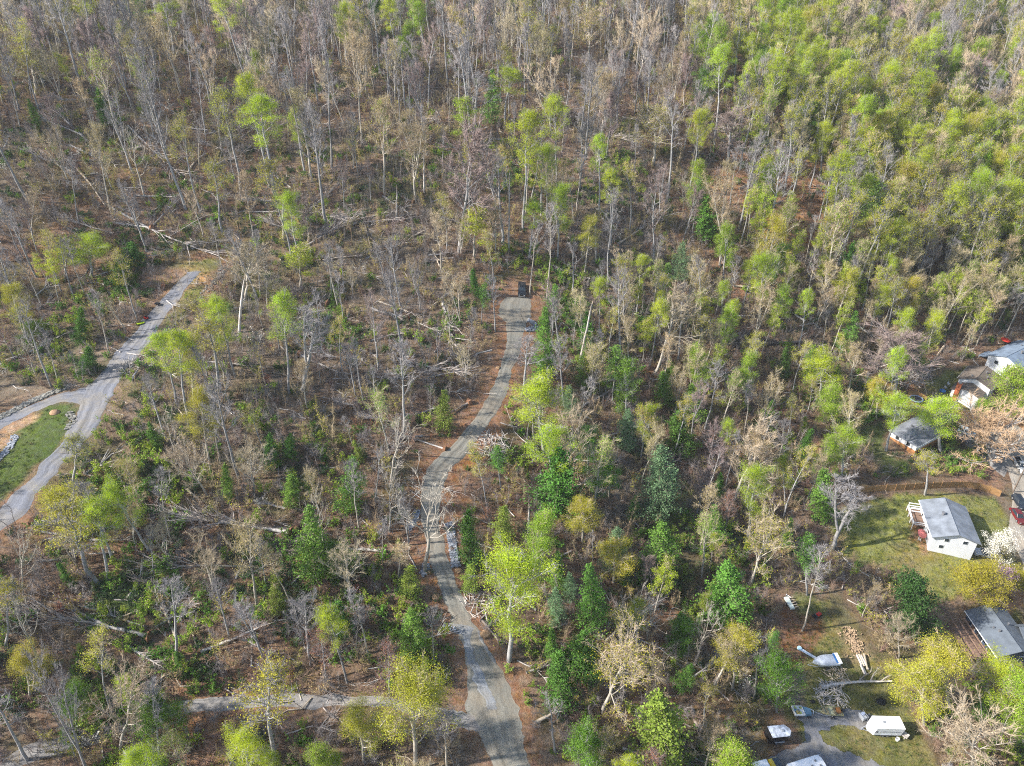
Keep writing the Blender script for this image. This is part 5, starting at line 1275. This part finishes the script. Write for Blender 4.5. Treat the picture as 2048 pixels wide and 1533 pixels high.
# ------------------------------------------------------------------ vehicles
tyre_m = mat('tyre', (.025, .025, .027), .9, .2, 4); rim_m = mat('rim', (.45, .46, .48), .35, .1, 4, metal=.7)
lamp_m = mat('headlamp', (.75, .76, .74), .2, .05, 3); tail_m = mat('taillamp', (.45, .02, .02), .3, .1, 3)
chrome = mat('chrome', (.6, .6, .62), .3, .1, 3, metal=.8)
def paint(n, c): return mat('paint_' + n, c, .3, .05, 1, spec=.55)
def wheel(o, x, y, r, w=.22):
    t = MB(); t.cyl((x, y, r), r, w, 0, 14); wo = t.build('wheel', tyre_m, o, True)
    q = MB(); q.cyl((x + (.02 if x > 0 else -.02), y, r), r * .58, w, 0, 10); q.build('rim', rim_m, wo)
def onground(px, py): p = g(px, py); return p
def slope_rot(o, p, yaw):
    e = 1.5; nx_ = -(H(p.x + e, p.y) - H(p.x - e, p.y)) / (2 * e); ny_ = -(H(p.x, p.y + e) - H(p.x, p.y - e)) / (2 * e)
    up = Vector((nx_, ny_, 1)).normalized(); o.rotation_mode = 'QUATERNION'
    o.rotation_quaternion = up.to_track_quat('Z', 'Y') if False else Vector((0, 0, 1)).rotation_difference(up) @ Matrix.Rotation(yaw, 3, 'Z').to_quaternion()
def car(name, label, px, py, yaw, L, Wd, Ht, pm, style='sedan'):
    p = onground(px, py); o = thing(name, label, 'car' if style != 'pickup' else 'pickup truck', p); slope_rot(o, p, yaw); o.location.z += .08
    hw, hl = Wd / 2, L / 2; r = .33 if style == 'sedan' else .4; zb = r * .75; sh = Ht * .58
    B = MB(); B.prism([(-hl, zb), (hl, zb), (hl, sh * .82), (hl - .15, sh * .95), (hl * .25, sh * 1.04), (-hl * .95, sh * 1.02), (-hl, sh * .85)], -hw, hw, axis=0); B.build('body', pm, o)
    c0, c1 = {'sedan': (-hl * .78, hl * .42), 'suv': (-hl * .95, hl * .38), 'pickup': (-hl * .18, hl * .42)}[style]
    i0, i1 = {'sedan': (.55, .75), 'suv': (.15, .55), 'pickup': (.15, .55)}[style]
    top = Ht; z0 = sh * 1.0
    V = np.array([(-hw * .96, c0, z0), (hw * .96, c0, z0), (hw * .96, c1, z0), (-hw * .96, c1, z0), (-hw * .76, c0 + i0, top), (hw * .76, c0 + i0, top), (hw * .76, c1 - i1, top), (-hw * .76, c1 - i1, top)])
    c = MB(); c.hexa(V); c.build('windows', glass_dark, o)
    q = MB(); q.hexa(np.concatenate([V[4:] * [1.03, 1, 1] + [0, 0, .005], V[4:] * [.98, 1, 1] + [0, 0, .06]])); q.build('roof', pm, o)
    for k in (4, 5, 6, 7):
        pl = MB(); pl.tube([V[k - 4], V[k]], [.05, .05], 4); pl.build('pillar', pm, o)
    for x in (-hw + .08, hw - .08):
        for y in (-hl * .62, hl * .62): wheel(o, x, y, r)
    for x in (-hw * .68, hw * .68):
        a = MB(); a.box((x, hl - .02, sh * .74), (.34, .1, .16)); a.build('headlight', lamp_m, o)
        a = MB(); a.box((x * 1.15, -hl + .02, sh * .78), (.28, .1, .18)); a.build('taillight', tail_m, o)
        a = MB(); a.box((x * 1.6, c1 - .1, sh * 1.06), (.2, .12, .16)); a.build('mirror', pm, o)
    a = MB(); a.box((0, hl + .03, zb + .1), (Wd * .92, .12, .18)); a.build('bumper', chrome if style == 'pickup' else pm, o)
    if style == 'pickup':
        a = MB(); a.box((0, -hl * .58, sh * 1.03), (Wd * .8, hl * .72, .04)); a.build('bed', mat('bed_black', (.02, .02, .022), .8, .2, 2), o)
    return o
black_p, red_p, dkblue_p, silver_p, white_p = paint('black', (.012, .014, .018)), paint('dark_red', (.13, .012, .014)), paint('navy', (.02, .025, .035)), paint('silver', (.48, .49, .50)), paint('white', (.8, .8, .8))
car('pickup_truck', 'black pickup truck parked head-on at the top of the driveway', 1043, 583, math.pi, 5.6, 2.0, 1.85, black_p, 'pickup')
car('parked_car', 'dark red sedan parked on the street behind another car', 2033, 1036, R_(178), 4.6, 1.8, 1.45, red_p)
car('parked_car', 'dark blue car parked on the street in front of the red sedan', 2036, 1009, R_(176), 4.4, 1.8, 1.5, dkblue_p, 'suv')
car('parked_car', 'silver sedan beside the white house under the white blossoms', 1967, 1110, R_(84), 4.6, 1.8, 1.42, silver_p)
car('parked_car', 'pale blue car at the top of the grey house driveway', 1931, 868, R_(-125), 4.3, 1.75, 1.5, paint('pale_blue', (.38, .48, .55)), 'suv')
car('pickup_truck', 'pale grey pickup parked by the street under the utility pole', 2038, 935, R_(176), 5.4, 1.95, 1.8, paint('pale_grey', (.55, .55, .54)), 'pickup')
car('parked_car', 'silver car half hidden by lime trees beside the trampoline', 1779, 832, R_(70), 4.3, 1.75, 1.5, paint('light_grey', (.6, .6, .62)), 'suv')

steel = mat('galvanised', (.42, .44, .47), .45, .2, 3, metal=.4)
def tongue(o, y0, ln, z=.5):
    t = MB(); t.tube([(-.5, y0, z), (0, y0 + ln, z - .02)], [.05, .05], 4); t.tube([(.5, y0, z), (0, y0 + ln, z - .02)], [.05, .05], 4); t.build('tongue', steel, o)
    j = MB(); j.cyl((0, y0 + ln - .3, z - .15), .05, .7, 2, 8); j.build('jack', steel, o)
def box_trailer(label, px, py, yaw, L, Wd, Ht, side_m, roof_m, nose=.6):
    p = onground(px, py); o = thing('cargo_trailer', label, 'trailer', p); slope_rot(o, p, yaw)
    hw, hl = Wd / 2, L / 2; z0 = .45
    poly = [(-hw, -hl), (hw, -hl), (hw, hl - nose), (hw * .25, hl), (-hw * .25, hl), (-hw, hl - nose)]
    b = MB(); b.prism(poly, z0, Ht, axis=2); b.build('box', side_m, o)
    r = MB(); r.prism([(x * 1.02, y * 1.01) for x, y in poly], Ht, Ht + .09, axis=2); ro = r.build('roof', roof_m, o)
    v = MB(); v.box((0, hl * .2, Ht + .16), (.4, .4, .14)); v.build('roof_vent', steel, ro)
    for x in (-hw - .02, hw + .02):
        for y in (-.45, .42): wheel(o, x, y, .34)
        f = MB(); f.box((x, 0, .78), (.3, 1.9, .06)); f.build('fender', steel, o)
    for x in (-hw * .8, hw * .8):
        t = MB(); t.box((x, -hl - .02, .7), (.18, .05, .14)); t.build('taillight', tail_m, o)
    d = MB(); d.box((0, -hl - .03, (z0 + Ht) / 2), (Wd * .86, .05, (Ht - z0) * .88)); d.build('rear_door', side_m, o)
    tongue(o, hl - .1, 1.2)
    return o
white_box = mat('trailer_white', (.82, .82, .82), .45, .05, 1.0)
T1 = box_trailer('white enclosed cargo trailer with dark lettering on its side', 1762, 1461, R_(92), 5.8, 2.3, 2.5, white_box, white_box, .7)
letter_m = mat('lettering', (.05, .05, .07), .6, .1, 3); letter_g = mat('lettering_grey', (.28, .28, .31), .6, .1, 3)
def letters(parent, txt, m, size, loc, rot):
    c = bpy.data.curves.new('lettering', 'FONT'); c.body = txt; c.size = size; c.extrude = .006; c.align_x = 'LEFT'; c.align_y = 'CENTER'; c.materials.append(m)
    tmp = bpy.data.objects.new('lettering', c); me = bpy.data.meshes.new_from_object(tmp); bpy.data.objects.remove(tmp)
    o = put('lettering', me, parent); o.location = loc; o.rotation_euler = rot; return o
letters(T1, 'HAPPY MOVING', letter_g, .52, (-1.168, 1.35, 1.55), (math.pi / 2, 0, -math.pi / 2))
lg = MB(); lg.box((-1.165, 1.95, 1.6), (.02, .55, .12)); lg.box((-1.165, 1.75, 1.42), (.02, .14, .4)); lg.box((-1.165, 2.05, 1.38), (.02, .14, .3)); lg.build('logo', letter_m, T1)
T2 = box_trailer('black enclosed trailer with weathered white roof beside the bushes', 1550, 1478, R_(-78), 3.9, 2.0, 2.3, mat('trailer_black', (.012, .012, .014), .4, .1, 1), mat('roof_weathered', (.5, .54, .62), .5, .55, 1.6), .7)
# generator and pump at the white trailer's tongue
p = onground(1724, 1437); o = thing('generator', 'grey engine unit at the front of the white trailer', 'generator', p, .3)
b = MB(); b.box((0, 0, .5), (.9, 1.2, .7)); b.build('engine', steel, o); b = MB(); b.cyl((.1, .2, 1.0), .28, .4, 2, 10); b.build('tank', mat('tank_blue', (.25, .3, .42), .5, .2, 2), o)
b = MB(); [b.tube([(x, -.7, .1), (x, -.7, 1.1), (x, .7, 1.1), (x, .7, .1)], [.04] * 4, 5) for x in (-.5, .5)]; b.build('frame', steel, o)

def hull_mesh(L, Bm, Hh, deck_z=None, pointed=1.0):
    """loft of U-shaped sections, bow at +y"""
    b = MB(); ys_ = np.linspace(-L / 2, L / 2, 9); rows = []
    for y in ys_:
        t = (y + L / 2) / L; w = Bm / 2 * (1 - max(0, (t - .45) / .55) ** 2.2 * pointed); w = max(w, .03); zk = .18 + .35 * max(0, (t - .6) / .4) ** 2
        rows.append([(-w, y, Hh + .12 * t), (-w * .92, y, Hh * .55), (-w * .5, y, zk), (0, y, zk - .1), (w * .5, y, zk), (w * .92, y, Hh * .55), (w, y, Hh + .12 * t)])
    V = np.array(rows).reshape(-1, 3); n = 7
    b.add(V, [[i*n+j, i*n+j+1, (i+1)*n+j+1, (i+1)*n+j] for i in range(8) for j in range(n-1)]); b.poly.append((list(range(n)), 0))
    return b, rows
def boat_trailer(o, L):
    t = MB(); [t.tube([(x, -L * .42, .42), (x, L * .3, .42), (0, L * .62, .42)], [.05] * 3, 4) for x in (-.55, .55)]; t.tube([(-.95, -.4, .36), (.95, -.4, .36)], [.05, .05], 5); t.build('trailer_frame', steel, o)
    for x in (-1.0, 1.0): wheel(o, x, -.4, .3)
p = onground(1645, 1330); o = thing('covered_boat', 'white boat under a grey cover on its trailer', 'boat', p); slope_rot(o, p, R_(98)); o.scale = (1.0, 1.0, 1.0)
hb, rows = hull_mesh(5.2, 2.2, 1.15); hb.v = [v + np.array([0, 0, .45]) for v in hb.v]; hb.build('hull', mat('hull_white', (.74, .77, .80), .4, .1, 1), o, True)
cv = MB(); cr = []
for r_ in rows:
    w = r_[-1][0]; y = r_[0][1]; z = r_[0][2] + .45; hgt = .55 * math.sin(math.pi * min(1, (y + 2.6) / 5.2 * .9 + .08)); cr.append([(-w * 1.02, y, z - .1), (-w * .85, y, z + hgt * .4), (-w * .4, y, z + hgt), (w * .4, y, z + hgt), (w * .85, y, z + hgt * .4), (w * 1.02, y, z - .1)])
V = np.array(cr).reshape(-1, 3); cv.add(V[:8 * 6 + 6], [[i*6+j, i*6+j+1, (i+1)*6+j+1, (i+1)*6+j] for i in range(8) for j in range(5)]); cv.build('cover', mat('cover_grey', (.42, .46, .53), .8, .15, 1.2), o, True)
b = MB(); b.box((0, -2.35, 1.95), (2.2, .9, .08)); b.build('swim_deck', trim_white, o)
b = MB(); b.box((0, -1.85, 2.02), (2.0, .35, .06)); b.build('stripe', mat('stripe_blue', (.03, .12, .32), .6, .1, 1), o)
boat_trailer(o, 5.2)
p = onground(1614, 1308); o = thing('plank', 'long narrow pale board lying above the covered boat', 'board', p); slope_rot(o, p, R_(55))
b = MB(); b.box((0, -.15, .2), (.55, 3.2, .1)); b.box((.2, -.15, .28), (.08, 3.2, .06)); b.build('board', mat('board_pale', (.68, .74, .8), .5, .1, 1), o); b = MB(); b.cyl((0, 1.6, .3), .42, .3, 2, 12); b.build('bucket', mat('bucket_blue', (.45, .66, .78), .5, .1, 1), o)
p = onground(1656, 1428); o = thing('fishing_boat', 'open camouflage-green fishing boat with a dark outboard motor', 'boat', p); slope_rot(o, p, R_(92))
hb, rows = hull_mesh(4.4, 1.7, .75, pointed=.9); hb.v = [v + np.array([0, 0, .35]) for v in hb.v]; hb.build('hull', mat('hull_olive', (.42, .40, .22), .6, .2, 2), o, True)
fl = MB(); R2 = np.array([[(r_[0][0] * .93, r_[0][1], .75), (r_[-1][0] * .93, r_[0][1], .75)] for r_ in rows]).reshape(-1, 3); fl.add(R2, [[i*2, i*2+1, i*2+3, i*2+2] for i in range(8)]); fl.build('floor', mat('floor_olive', (.48, .47, .30), .7, .2, 2), o)
for y in (-.9, .5, 1.25):
    b = MB(); b.box((0, y, .95), (1.35, .4, .12)); b.build('bench', mat('bench_dark', (.20, .17, .10), .8, .2, 2), o)
b = MB(); b.box((.1, -1.55, 1.0), (.9, .7, .5)); b.build('engine_box', mat('box_rust', (.38, .16, .05), .8, .25, 2), o)
b = MB(); b.box((0, -2.35, 1.25), (.4, .4, .55)); b.box((0, -2.4, .7), (.14, .2, .9)); b.build('outboard_motor', black_p, o); boat_trailer(o, 4.4)
p = onground(1598, 1428); o = thing('utility_trailer', 'small cluttered trailer with pale tray and blue bonnet on the gravel', 'trailer', p); slope_rot(o, p, R_(-84))
b = MB(); b.box((0, -.5, .75), (1.7, 1.9, .12)); [b.box(c, s_) for c, s_ in (((0, -1.42, .95), (1.7, .08, .35)), ((0, .42, .95), (1.7, .08, .35)), ((-.82, -.5, .95), (.08, 1.9, .35)), ((.82, -.5, .95), (.08, 1.9, .35)))]; b.build('tray', trim_white, o)
rj = np.random.default_rng(3); jm = [mat('clutter_%d' % k, c, .8, .2, 2) for k, c in enumerate([(.35, .40, .12), (.5, .42, .3), (.15, .25, .35), (.45, .35, .1)])]
for k in range(9):
    b = MB(); b.box((rj.uniform(-.6, .6), rj.uniform(-1.2, .2), .95), (rj.uniform(.2, .5), rj.uniform(.2, .5), .25), rj.random() * 3); b.build('clutter', jm[k % 4], o)
b = MB(); b.hexa(np.array([(-.8, .6, .4), (.8, .6, .4), (.6, 2.0, .4), (-.6, 2.0, .4), (-.75, .6, 1.1), (.75, .6, 1.1), (.5, 1.9, .9), (-.5, 1.9, .9)])); b.build('bonnet', paint('steel_blue', (.12, .24, .33)), o)
for x in (-.9, .9): wheel(o, x, -.5, .3); wheel(o, x, 1.5, .3)
b = MB(); b.tube([(-.5, 2.0, .7), (-.3, 2.7, .5), (.4, 2.4, .6)], [.07] * 3, 5); b.build('bull_bar', trim_white, o)
# vehicles cut by the bottom edge
p = onground(1602, 1550); o = thing('motor_home', 'white motor home roof cut by the bottom edge', 'motor home', p); slope_rot(o, p, R_(-70))
b = MB(); b.box((0, 0, 1.5), (2.4, 6.6, 2.2)); b.build('body', white_box, o); b = MB(); b.prism([(-1.22, -3.3), (1.22, -3.3), (1.22, 2.6), (.7, 3.35), (-.7, 3.35), (-1.22, 2.6)], 2.6, 2.72, axis=2); ro = b.build('roof', white_box, o)
for x, y in ((.2, .8), (-.4, 1.9), (.5, 2.3)): b = MB(); b.box((x, y, 2.8), (.3, .3, .14)); b.build('roof_vent', vent_grey, ro)
for x in (-1.15, 1.15): wheel(o, x, -2, .38); wheel(o, x, 2, .38)
p = onground(1533, 1540); o = thing('work_truck', 'yellow and white work truck at the bottom edge', 'truck', p); slope_rot(o, p, R_(-72))
b = MB(); b.box((0, -1.6, 1.3), (2.0, 2.8, .7)); b.build('bed', white_box, o); b = MB(); b.box((0, .9, 1.2), (1.9, 2.0, 1.3), taper=.85); b.build('cab', paint('yellow', (.60, .42, .02)), o); b = MB(); b.box((0, 1.25, 1.62), (1.5, 1.1, .5)); b.build('windows', glass_dark, o)
for x in (-.9, .9): wheel(o, x, -1.7, .38); wheel(o, x, 1.4, .38)

# ------------------------------------------------------------------ fences
fence_m = mat('fence_cedar', (.35, .20, .085), .85, .25, 1.4)
def fence(label, pts, ht=1.8):
    P = crom([list(g(*p)[:2]) for p in pts], 12); cum = np.concatenate([[0], np.cumsum(np.linalg.norm(np.diff(P, axis=0), axis=1))]); n = max(2, int(cum[-1] / 2.4))
    ks = np.linspace(0, cum[-1], n + 1); Q = np.c_[np.interp(ks, cum, P[:, 0]), np.interp(ks, cum, P[:, 1])]; z = Hn(Q[:, 0], Q[:, 1])
    o = thing('wooden_fence', label, 'fence', (Q[0][0], Q[0][1], z[0])); b0 = np.array([Q[0][0], Q[0][1], z[0]])
    for i in range(n):
        a = np.array([*Q[i], z[i]]) - b0; c = np.array([*Q[i+1], z[i+1]]) - b0; d = c - a; ln = np.linalg.norm(d[:2]); yaw = math.atan2(d[1], d[0])
        pn = MB(); nb = 14
        for k in range(nb):
            m_ = a + d * (k + .5) / nb; pn.box((m_[0], m_[1], m_[2] + ht / 2), (ln / nb * .94, .03, ht * (1 + .015 * math.sin(k * 7.1 + i))), yaw)
        kind(pn.build('panel', fence_m, o), 'thing') if False else pn.build('panel', fence_m, o)
        ps = MB(); ps.box((a[0], a[1], a[2] + ht / 2 + .06), (.13, .13, ht + .3), yaw); ps.build('post', fence_m, o)
    return o
fence('long orange-brown wooden fence behind the white house', [(1655,992),(1720,985),(1805,981),(1870,977),(1940,976),(1985,988),(1999,994)])
fence('short orange wooden fence on the lawn below the brown-roofed house', [(1895,822),(1920,830),(1945,840),(1978,854)])
fence('low wooden fence piece behind the trampoline', [(1816,790),(1835,792),(1852,803)], 1.4)

# ------------------------------------------------------------------ yard things
p = onground(1831, 803); o = thing('trampoline', 'round dark trampoline with blue rim by the wooden fence piece', 'trampoline', p)
b = MB(); b.cyl((0, 0, .8), 1.45, .04, 2, 24); b.build('mat', mat('mat_black', (.015, .018, .03), .8, .2, 2), o)
b = MB(); th = np.linspace(0, 6.283, 25); b.tube(np.c_[np.cos(th) * 1.62, np.sin(th) * 1.62, np.full(25, .82)], [.16] * 25, 5); b.build('rim', mat('rim_blue', (.16, .22, .34), .7, .2, 2), o)
for k in range(6): b = MB(); a = k * 1.047; b.tube([(math.cos(a) * 1.6, math.sin(a) * 1.6, .8), (math.cos(a) * 1.65, math.sin(a) * 1.65, 0)], [.04, .04], 5); b.build('leg', steel, o)
def bin_(label, px, py, c, s=.75, h=1.1, nm='wheelie_bin'):
    p = onground(px, py); o = thing(nm, label, 'bin', p, .4); m_ = mat('bin_' + nm + str(px), c, .5, .1, 2)
    b = MB(); b.box((0, 0, h / 2), (s, s, h), taper=1.12); b.build('body', m_, o); b = MB(); b.box((0, .03, h + .05), (s * 1.18, s * 1.18, .1)); b.build('lid', m_, o)
bin_('bright blue bin at the corner of the white house', 1931, 1104, (.01, .10, .52), 1.1, 1.2)
def umbrella(label, px, py, c, r, tilt):
    p = onground(px, py); o = thing('parasol', label, 'parasol', p); o.rotation_euler = (tilt, tilt * .4, 0); m_ = mat('parasol_%d' % px, c, .7, .15, 2)
    b = MB(); th = np.linspace(0, 6.283, 9)[:-1]; V = [(0, 0, 2.3)] + [(math.cos(t) * r, math.sin(t) * r, 1.75) for t in th]; b.add(V, [[0, 1 + k, 1 + (k + 1) % 8] for k in range(8)]); b.build('canopy', m_, o)
    b = MB(); b.tube([(0, 0, 0), (0, 0, 2.35)], [.03, .03], 6); b.build('pole', steel, o)
umbrella('bright red parasol behind the blue-roofed house', 2006, 690, (.62, .05, .03), 1.3, .1)
umbrella('faded red parasol leaning beside the white house', 1834, 1072, (.55, .16, .14), 1.1, .5)
def chair(label, px, py, yaw, c):
    p = onground(px, py); o = thing('patio_chair', label, 'chair', p, yaw); m_ = mat('chair_%d' % px, c, .5, .1, 2)
    b = MB(); b.box((0, 0, .42), (.55, .55, .06)); b.build('seat', m_, o); b = MB(); b.box((0, .27, .72), (.55, .06, .6)); b.build('backrest', m_, o)
    for x in (-.24, .24):
        for y in (-.24, .24): b = MB(); b.box((x, y, .2), (.05, .05, .42)); b.build('leg', m_, o)
        b = MB(); b.box((x * 1.1, 0, .64), (.06, .5, .05)); b.build('armrest', m_, o)
chair('white patio chair on the terrace left of the brown-roofed house', 1896, 771, .4, (.75, .75, .75))
chair('pale patio chair nearest the lawn beside the brown-roofed house', 1890, 778, 2.0, (.62, .62, .64))
chair('white garden chair in the orange dirt beside the white house', 1838, 1082, 1.0, (.7, .68, .62))
p = onground(1885, 783); o = thing('paddling_pool', 'small blue tub on the lawn edge by the patio chairs', 'tub', p); b = MB(); th = np.linspace(0, 6.283, 17); b.tube(np.c_[np.cos(th) * .7, np.sin(th) * .7, np.full(17, .18)], [.17] * 17, 6); b.build('rim', mat('tub_blue', (.05, .2, .5), .5, .1, 2), o); b = MB(); b.cyl((0, 0, .08), .68, .06, 2, 16); b.build('floor', mat('tub_floor', (.1, .3, .6), .5, .1, 2), o)
p = onground(2013, 687); o = thing('grill', 'black barbecue grill next to the bright red parasol', 'grill', p); b = MB(); b.box((0, 0, .8), (1.2, .6, .35)); b.build('firebox', black_p, o); b = MB(); b.box((0, 0, 1.08), (1.2, .55, .22), taper=.8); b.build('lid', chrome, o)
for x in (-.5, .5): b = MB(); b.box((x, 0, .32), (.08, .5, .64)); b.build('leg', black_p, o)
p = onground(1633, 1234); o = thing('riding_mower', 'red and black riding mower in the yard dirt clearing', 'mower', p, R_(-60)); b = MB(); b.box((0, .5, .55), (.7, .9, .4), taper=.85); b.build('hood', paint('red', (.5, .02, .015)), o); b = MB(); b.box((0, -.5, .4), (.8, .9, .25)); b.build('chassis', black_p, o); b = MB(); b.box((0, -.55, .62), (.45, .45, .2)); b.box((0, -.8, .85), (.45, .1, .4)); b.build('seat', black_p, o); b = MB(); b.tube([(0, .1, .7), (0, -.1, 1.0)], [.025, .025], 5); b.build('steering_column', steel, o)
for x, y, r in ((-.42, -.6, .26), (.42, -.6, .26), (-.38, .75, .18), (.38, .75, .18)): wheel(o, x, y, r, .2)
p = onground(1582, 1210); o = thing('flat_trailer', 'small pale trailer loaded with boards at the edge of the trees', 'trailer', p, R_(8)); b = MB(); b.box((-.5, 0, .6), (.9, 3.0, .3)); b.build('tray', mat('tray_pale', (.55, .62, .58), .6, .15, 2), o)
for k in range(5): b = MB(); b.box((.35 + .03 * k, -1.2 + k * .6, .7), (1.0, .16, .1), .1); b.build('board', log_pale, o)
for x in (-1.0, .9): wheel(o, x, .2, .3)
tongue(o, 1.4, 1.0)
for k, (a, c) in enumerate([((1713,1312),(1732,1352)), ((1717,1311),(1728,1335)), ((1721,1313),(1736,1342)), ((1727,1311),(1734,1342)), ((1720,1333),(1728,1352))]):
    A, B = g(*a), g(*c); o = tag(MB() and (lambda m_: (m_.tube([(0, 0, .25 + .05 * k), tuple(np.array(B - A) + [0, 0, .25 + .05 * k])], [.2, .17], 8, cap=True), m_)[1])(MB()).build('log', log_pale if k % 2 else log_grey), f'{ORD[k]} from left of the pale cut logs stacked above the long trunk', 'log', 'cut logs in the yard'); o.location = A
rk = np.random.default_rng(9); fw = MB(); sp_ = MB()
for k in range(170):
    t = rk.random(); c = g(1693 + 25 * t + rk.normal() * 7, 1258 + 52 * t + rk.normal() * 5)
    a = rk.random() * 3.14; d = np.array([math.cos(a), math.sin(a), rk.normal() * .2]) * .22; cc = np.array(c) + [0, 0, .1 + rk.random() * .15]; fw.tube([cc - d, cc + d], [.1, .09], 5, cap=True)
kind(fw.build('firewood', wood_cut), 'stuff', 'scattered split firewood on the yard lawn')
p = onground(1800, 1468); o = thing('sawhorse_bench', 'weathered wooden bench beside the white trailer', 'bench', p, R_(40))
for x in (-.35, .05, .45): b = MB(); b.box((x, 0, .55), (.28, 2.6, .12)); b.build('plank', log_grey, o)
for y in (-.9, .9): b = MB(); b.box((.05, y, .25), (1.0, .14, .5)); b.build('leg', log_grey, o)
b = MB(); b.tube([(.8, 1.2, .2), (2.2, 1.0, .15)], [.07, .05], 5); b.build('pole', log_pale, o)
p = onground(1794, 1481); o = thing('bucket', 'white bucket on the grass below the wooden bench', 'bucket', p); b = MB(); b.tube([(0, 0, 0), (0, 0, .55)], [.28, .34], 10); b.build('wall', white_box, o); b = MB(); b.cyl((0, 0, .06), .28, .06, 2, 10); b.build('base', white_box, o)
def heap(label, px, py, s, m_, nm, cat, seed):
    p = onground(px, py); r = np.random.default_rng(seed); o = thing(nm, label, cat, p)
    V = []; n = 10
    for z, w in ((0, 1), (.3, .8), (.5, .4)): V += [(math.cos(t) * w * s * r.uniform(.8, 1.1), math.sin(t) * w * s * .7 * r.uniform(.8, 1.1), z * s) for t in np.linspace(0, 6.283, n + 1)[:-1]]
    b = MB(); b.add(np.array(V), [[k*n+i, k*n+(i+1)%n, (k+1)*n+(i+1)%n, (k+1)*n+i] for k in range(2) for i in range(n)]); b.poly.append((list(range(2*n, 3*n)), 0)); b.build('mound', m_, o, True)
    b = MB(); b.tube([(-s * .5, 0, s * .4), (0, .1, s * .62), (s * .5, -.1, s * .35)], [.05] * 3, 5); b.build('fold', m_, o)
tarp = mat('tarp_black', (.012, .012, .013), .5, .2, 2)
heap('black tarped heap on the grass above the camouflage boat', 1625, 1404, .6, tarp, 'tarp_heap', 'tarp', 1)
heap('larger black tarped heap above the white trailer', 1762, 1404, 1.1, tarp, 'tarp_heap', 'tarp', 2)
heap('bare tan dirt mound on the grass island', 110, 826, 1.3, root_soil if False else mat('dirt_tan', (.36, .22, .13), .95, .2, 2), 'dirt_mound', 'mound', 3)
# small things left on the gravel road
p = onground(293, 638); o = thing('push_mower', 'red machine with black handle at the gravel road edge', 'mower', p, R_(40)); b = MB(); b.box((0, 0, .35), (.9, 1.1, .35), taper=.85); b.build('deck', paint('red', (.5, .02, .015)), o); b = MB(); b.box((0, .1, .65), (.45, .45, .3)); b.build('engine', black_p, o); b = MB(); b.tube([(-.3, -.5, .4), (-.3, -1.3, 1.0), (.3, -1.3, 1.0), (.3, -.5, .4)], [.04] * 4, 5); b.build('handle', black_p, o)
for x in (-.45, .45):
    for y in (-.4, .4): wheel(o, x, y, .18, .12)
p = onground(281, 649); o = thing('sled', 'lime-yellow plastic sled lying on the gravel road edge', 'sled', p, R_(-70)); hb, _r = hull_mesh(2.0, .9, .32, pointed=.8); lm_ = mat('sled_lime', (.45, .60, .02), .5, .1, 2); hb.build('shell', lm_, o, True); b = MB(); b.box((0, -.1, .24), (.6, 1.3, .06)); b.build('seat', lm_, o)
p = onground(316, 612); o = thing('wheelbarrow', 'black wheelbarrow on the gravel road above the red machine', 'wheelbarrow', p, R_(70)); b = MB(); b.hexa(np.array([(-.3, -.4, .35), (.3, -.4, .35), (.3, .4, .35), (-.3, .4, .35), (-.5, -.6, .75), (.5, -.6, .75), (.5, .65, .75), (-.5, .65, .75)])); b.build('tub', black_p, o); b = MB(); [b.tube([(x, .7, .25), (x, -1.4, .65)], [.035, .035], 5) for x in (-.3, .3)]; b.build('handles', log_dark, o); wheel(o, 0, .8, .22, .12)
b = MB(); [b.box((x, -.45, .18), (.06, .06, .36)) for x in (-.25, .25)]; b.build('leg', black_p, o)
# utility pole with wires
pole_m = mat('pole_wood', (.16, .12, .09), .9, .25, 2); p = g(2026, 985); o = thing('utility_pole', 'dark wooden utility pole with transformer beside the street', 'utility pole', p)
b = MB(); b.tube([(0, 0, -.4), (0, 0, 9)], [.17, .12], 8); b.build('post', pole_m, o, True); b = MB(); b.box((0, 0, 8.4), (2.0, .12, .14), R_(20)); b.build('crossarm', pole_m, o)
b = MB(); b.cyl((.3, -.1, 7.4), .24, .9, 2, 10); b.build('transformer', steel, o)
for x in (-.8, 0, .8): b = MB(); b.cyl((x * math.cos(R_(20)), x * math.sin(R_(20)), 8.55), .06, .2, 2, 6); b.build('insulator', lamp_m, o)
for k, x in enumerate((-.8, .8)):
    t = np.linspace(0, 1, 12); A = np.array([x * .94, x * .34, 8.65]); E_ = np.array([28, -34, 6.0 - k * .4]); w = MB(); w.tube(A + (E_ - A) * t[:, None] + np.c_[np.zeros(12), np.zeros(12), -4 * 1.2 * t * (1 - t)], [.03] * 12, 4); w.build('wire', tyre_m, o)

# ------------------------------------------------------------------ thin spring haze over the valley
hz = MB(); hz.box((50, 800, 72), (4400, 4200, 166)); ho = hz.build('haze', None); ho.data.materials.clear()
hm = bpy.data.materials.new('haze'); hm.use_nodes = True; hm.node_tree.nodes.clear()
pv = hm.node_tree.nodes.new('ShaderNodeVolumePrincipled'); mo = hm.node_tree.nodes.new('ShaderNodeOutputMaterial'); hm.node_tree.links.new(pv.outputs[0], mo.inputs['Volume'])
pv.inputs['Color'].default_value = (.86, .9, .95, 1); pv.inputs['Density'].default_value = .0001
ho.data.materials.append(hm); kind(ho, 'stuff', 'thin pale haze in the air')
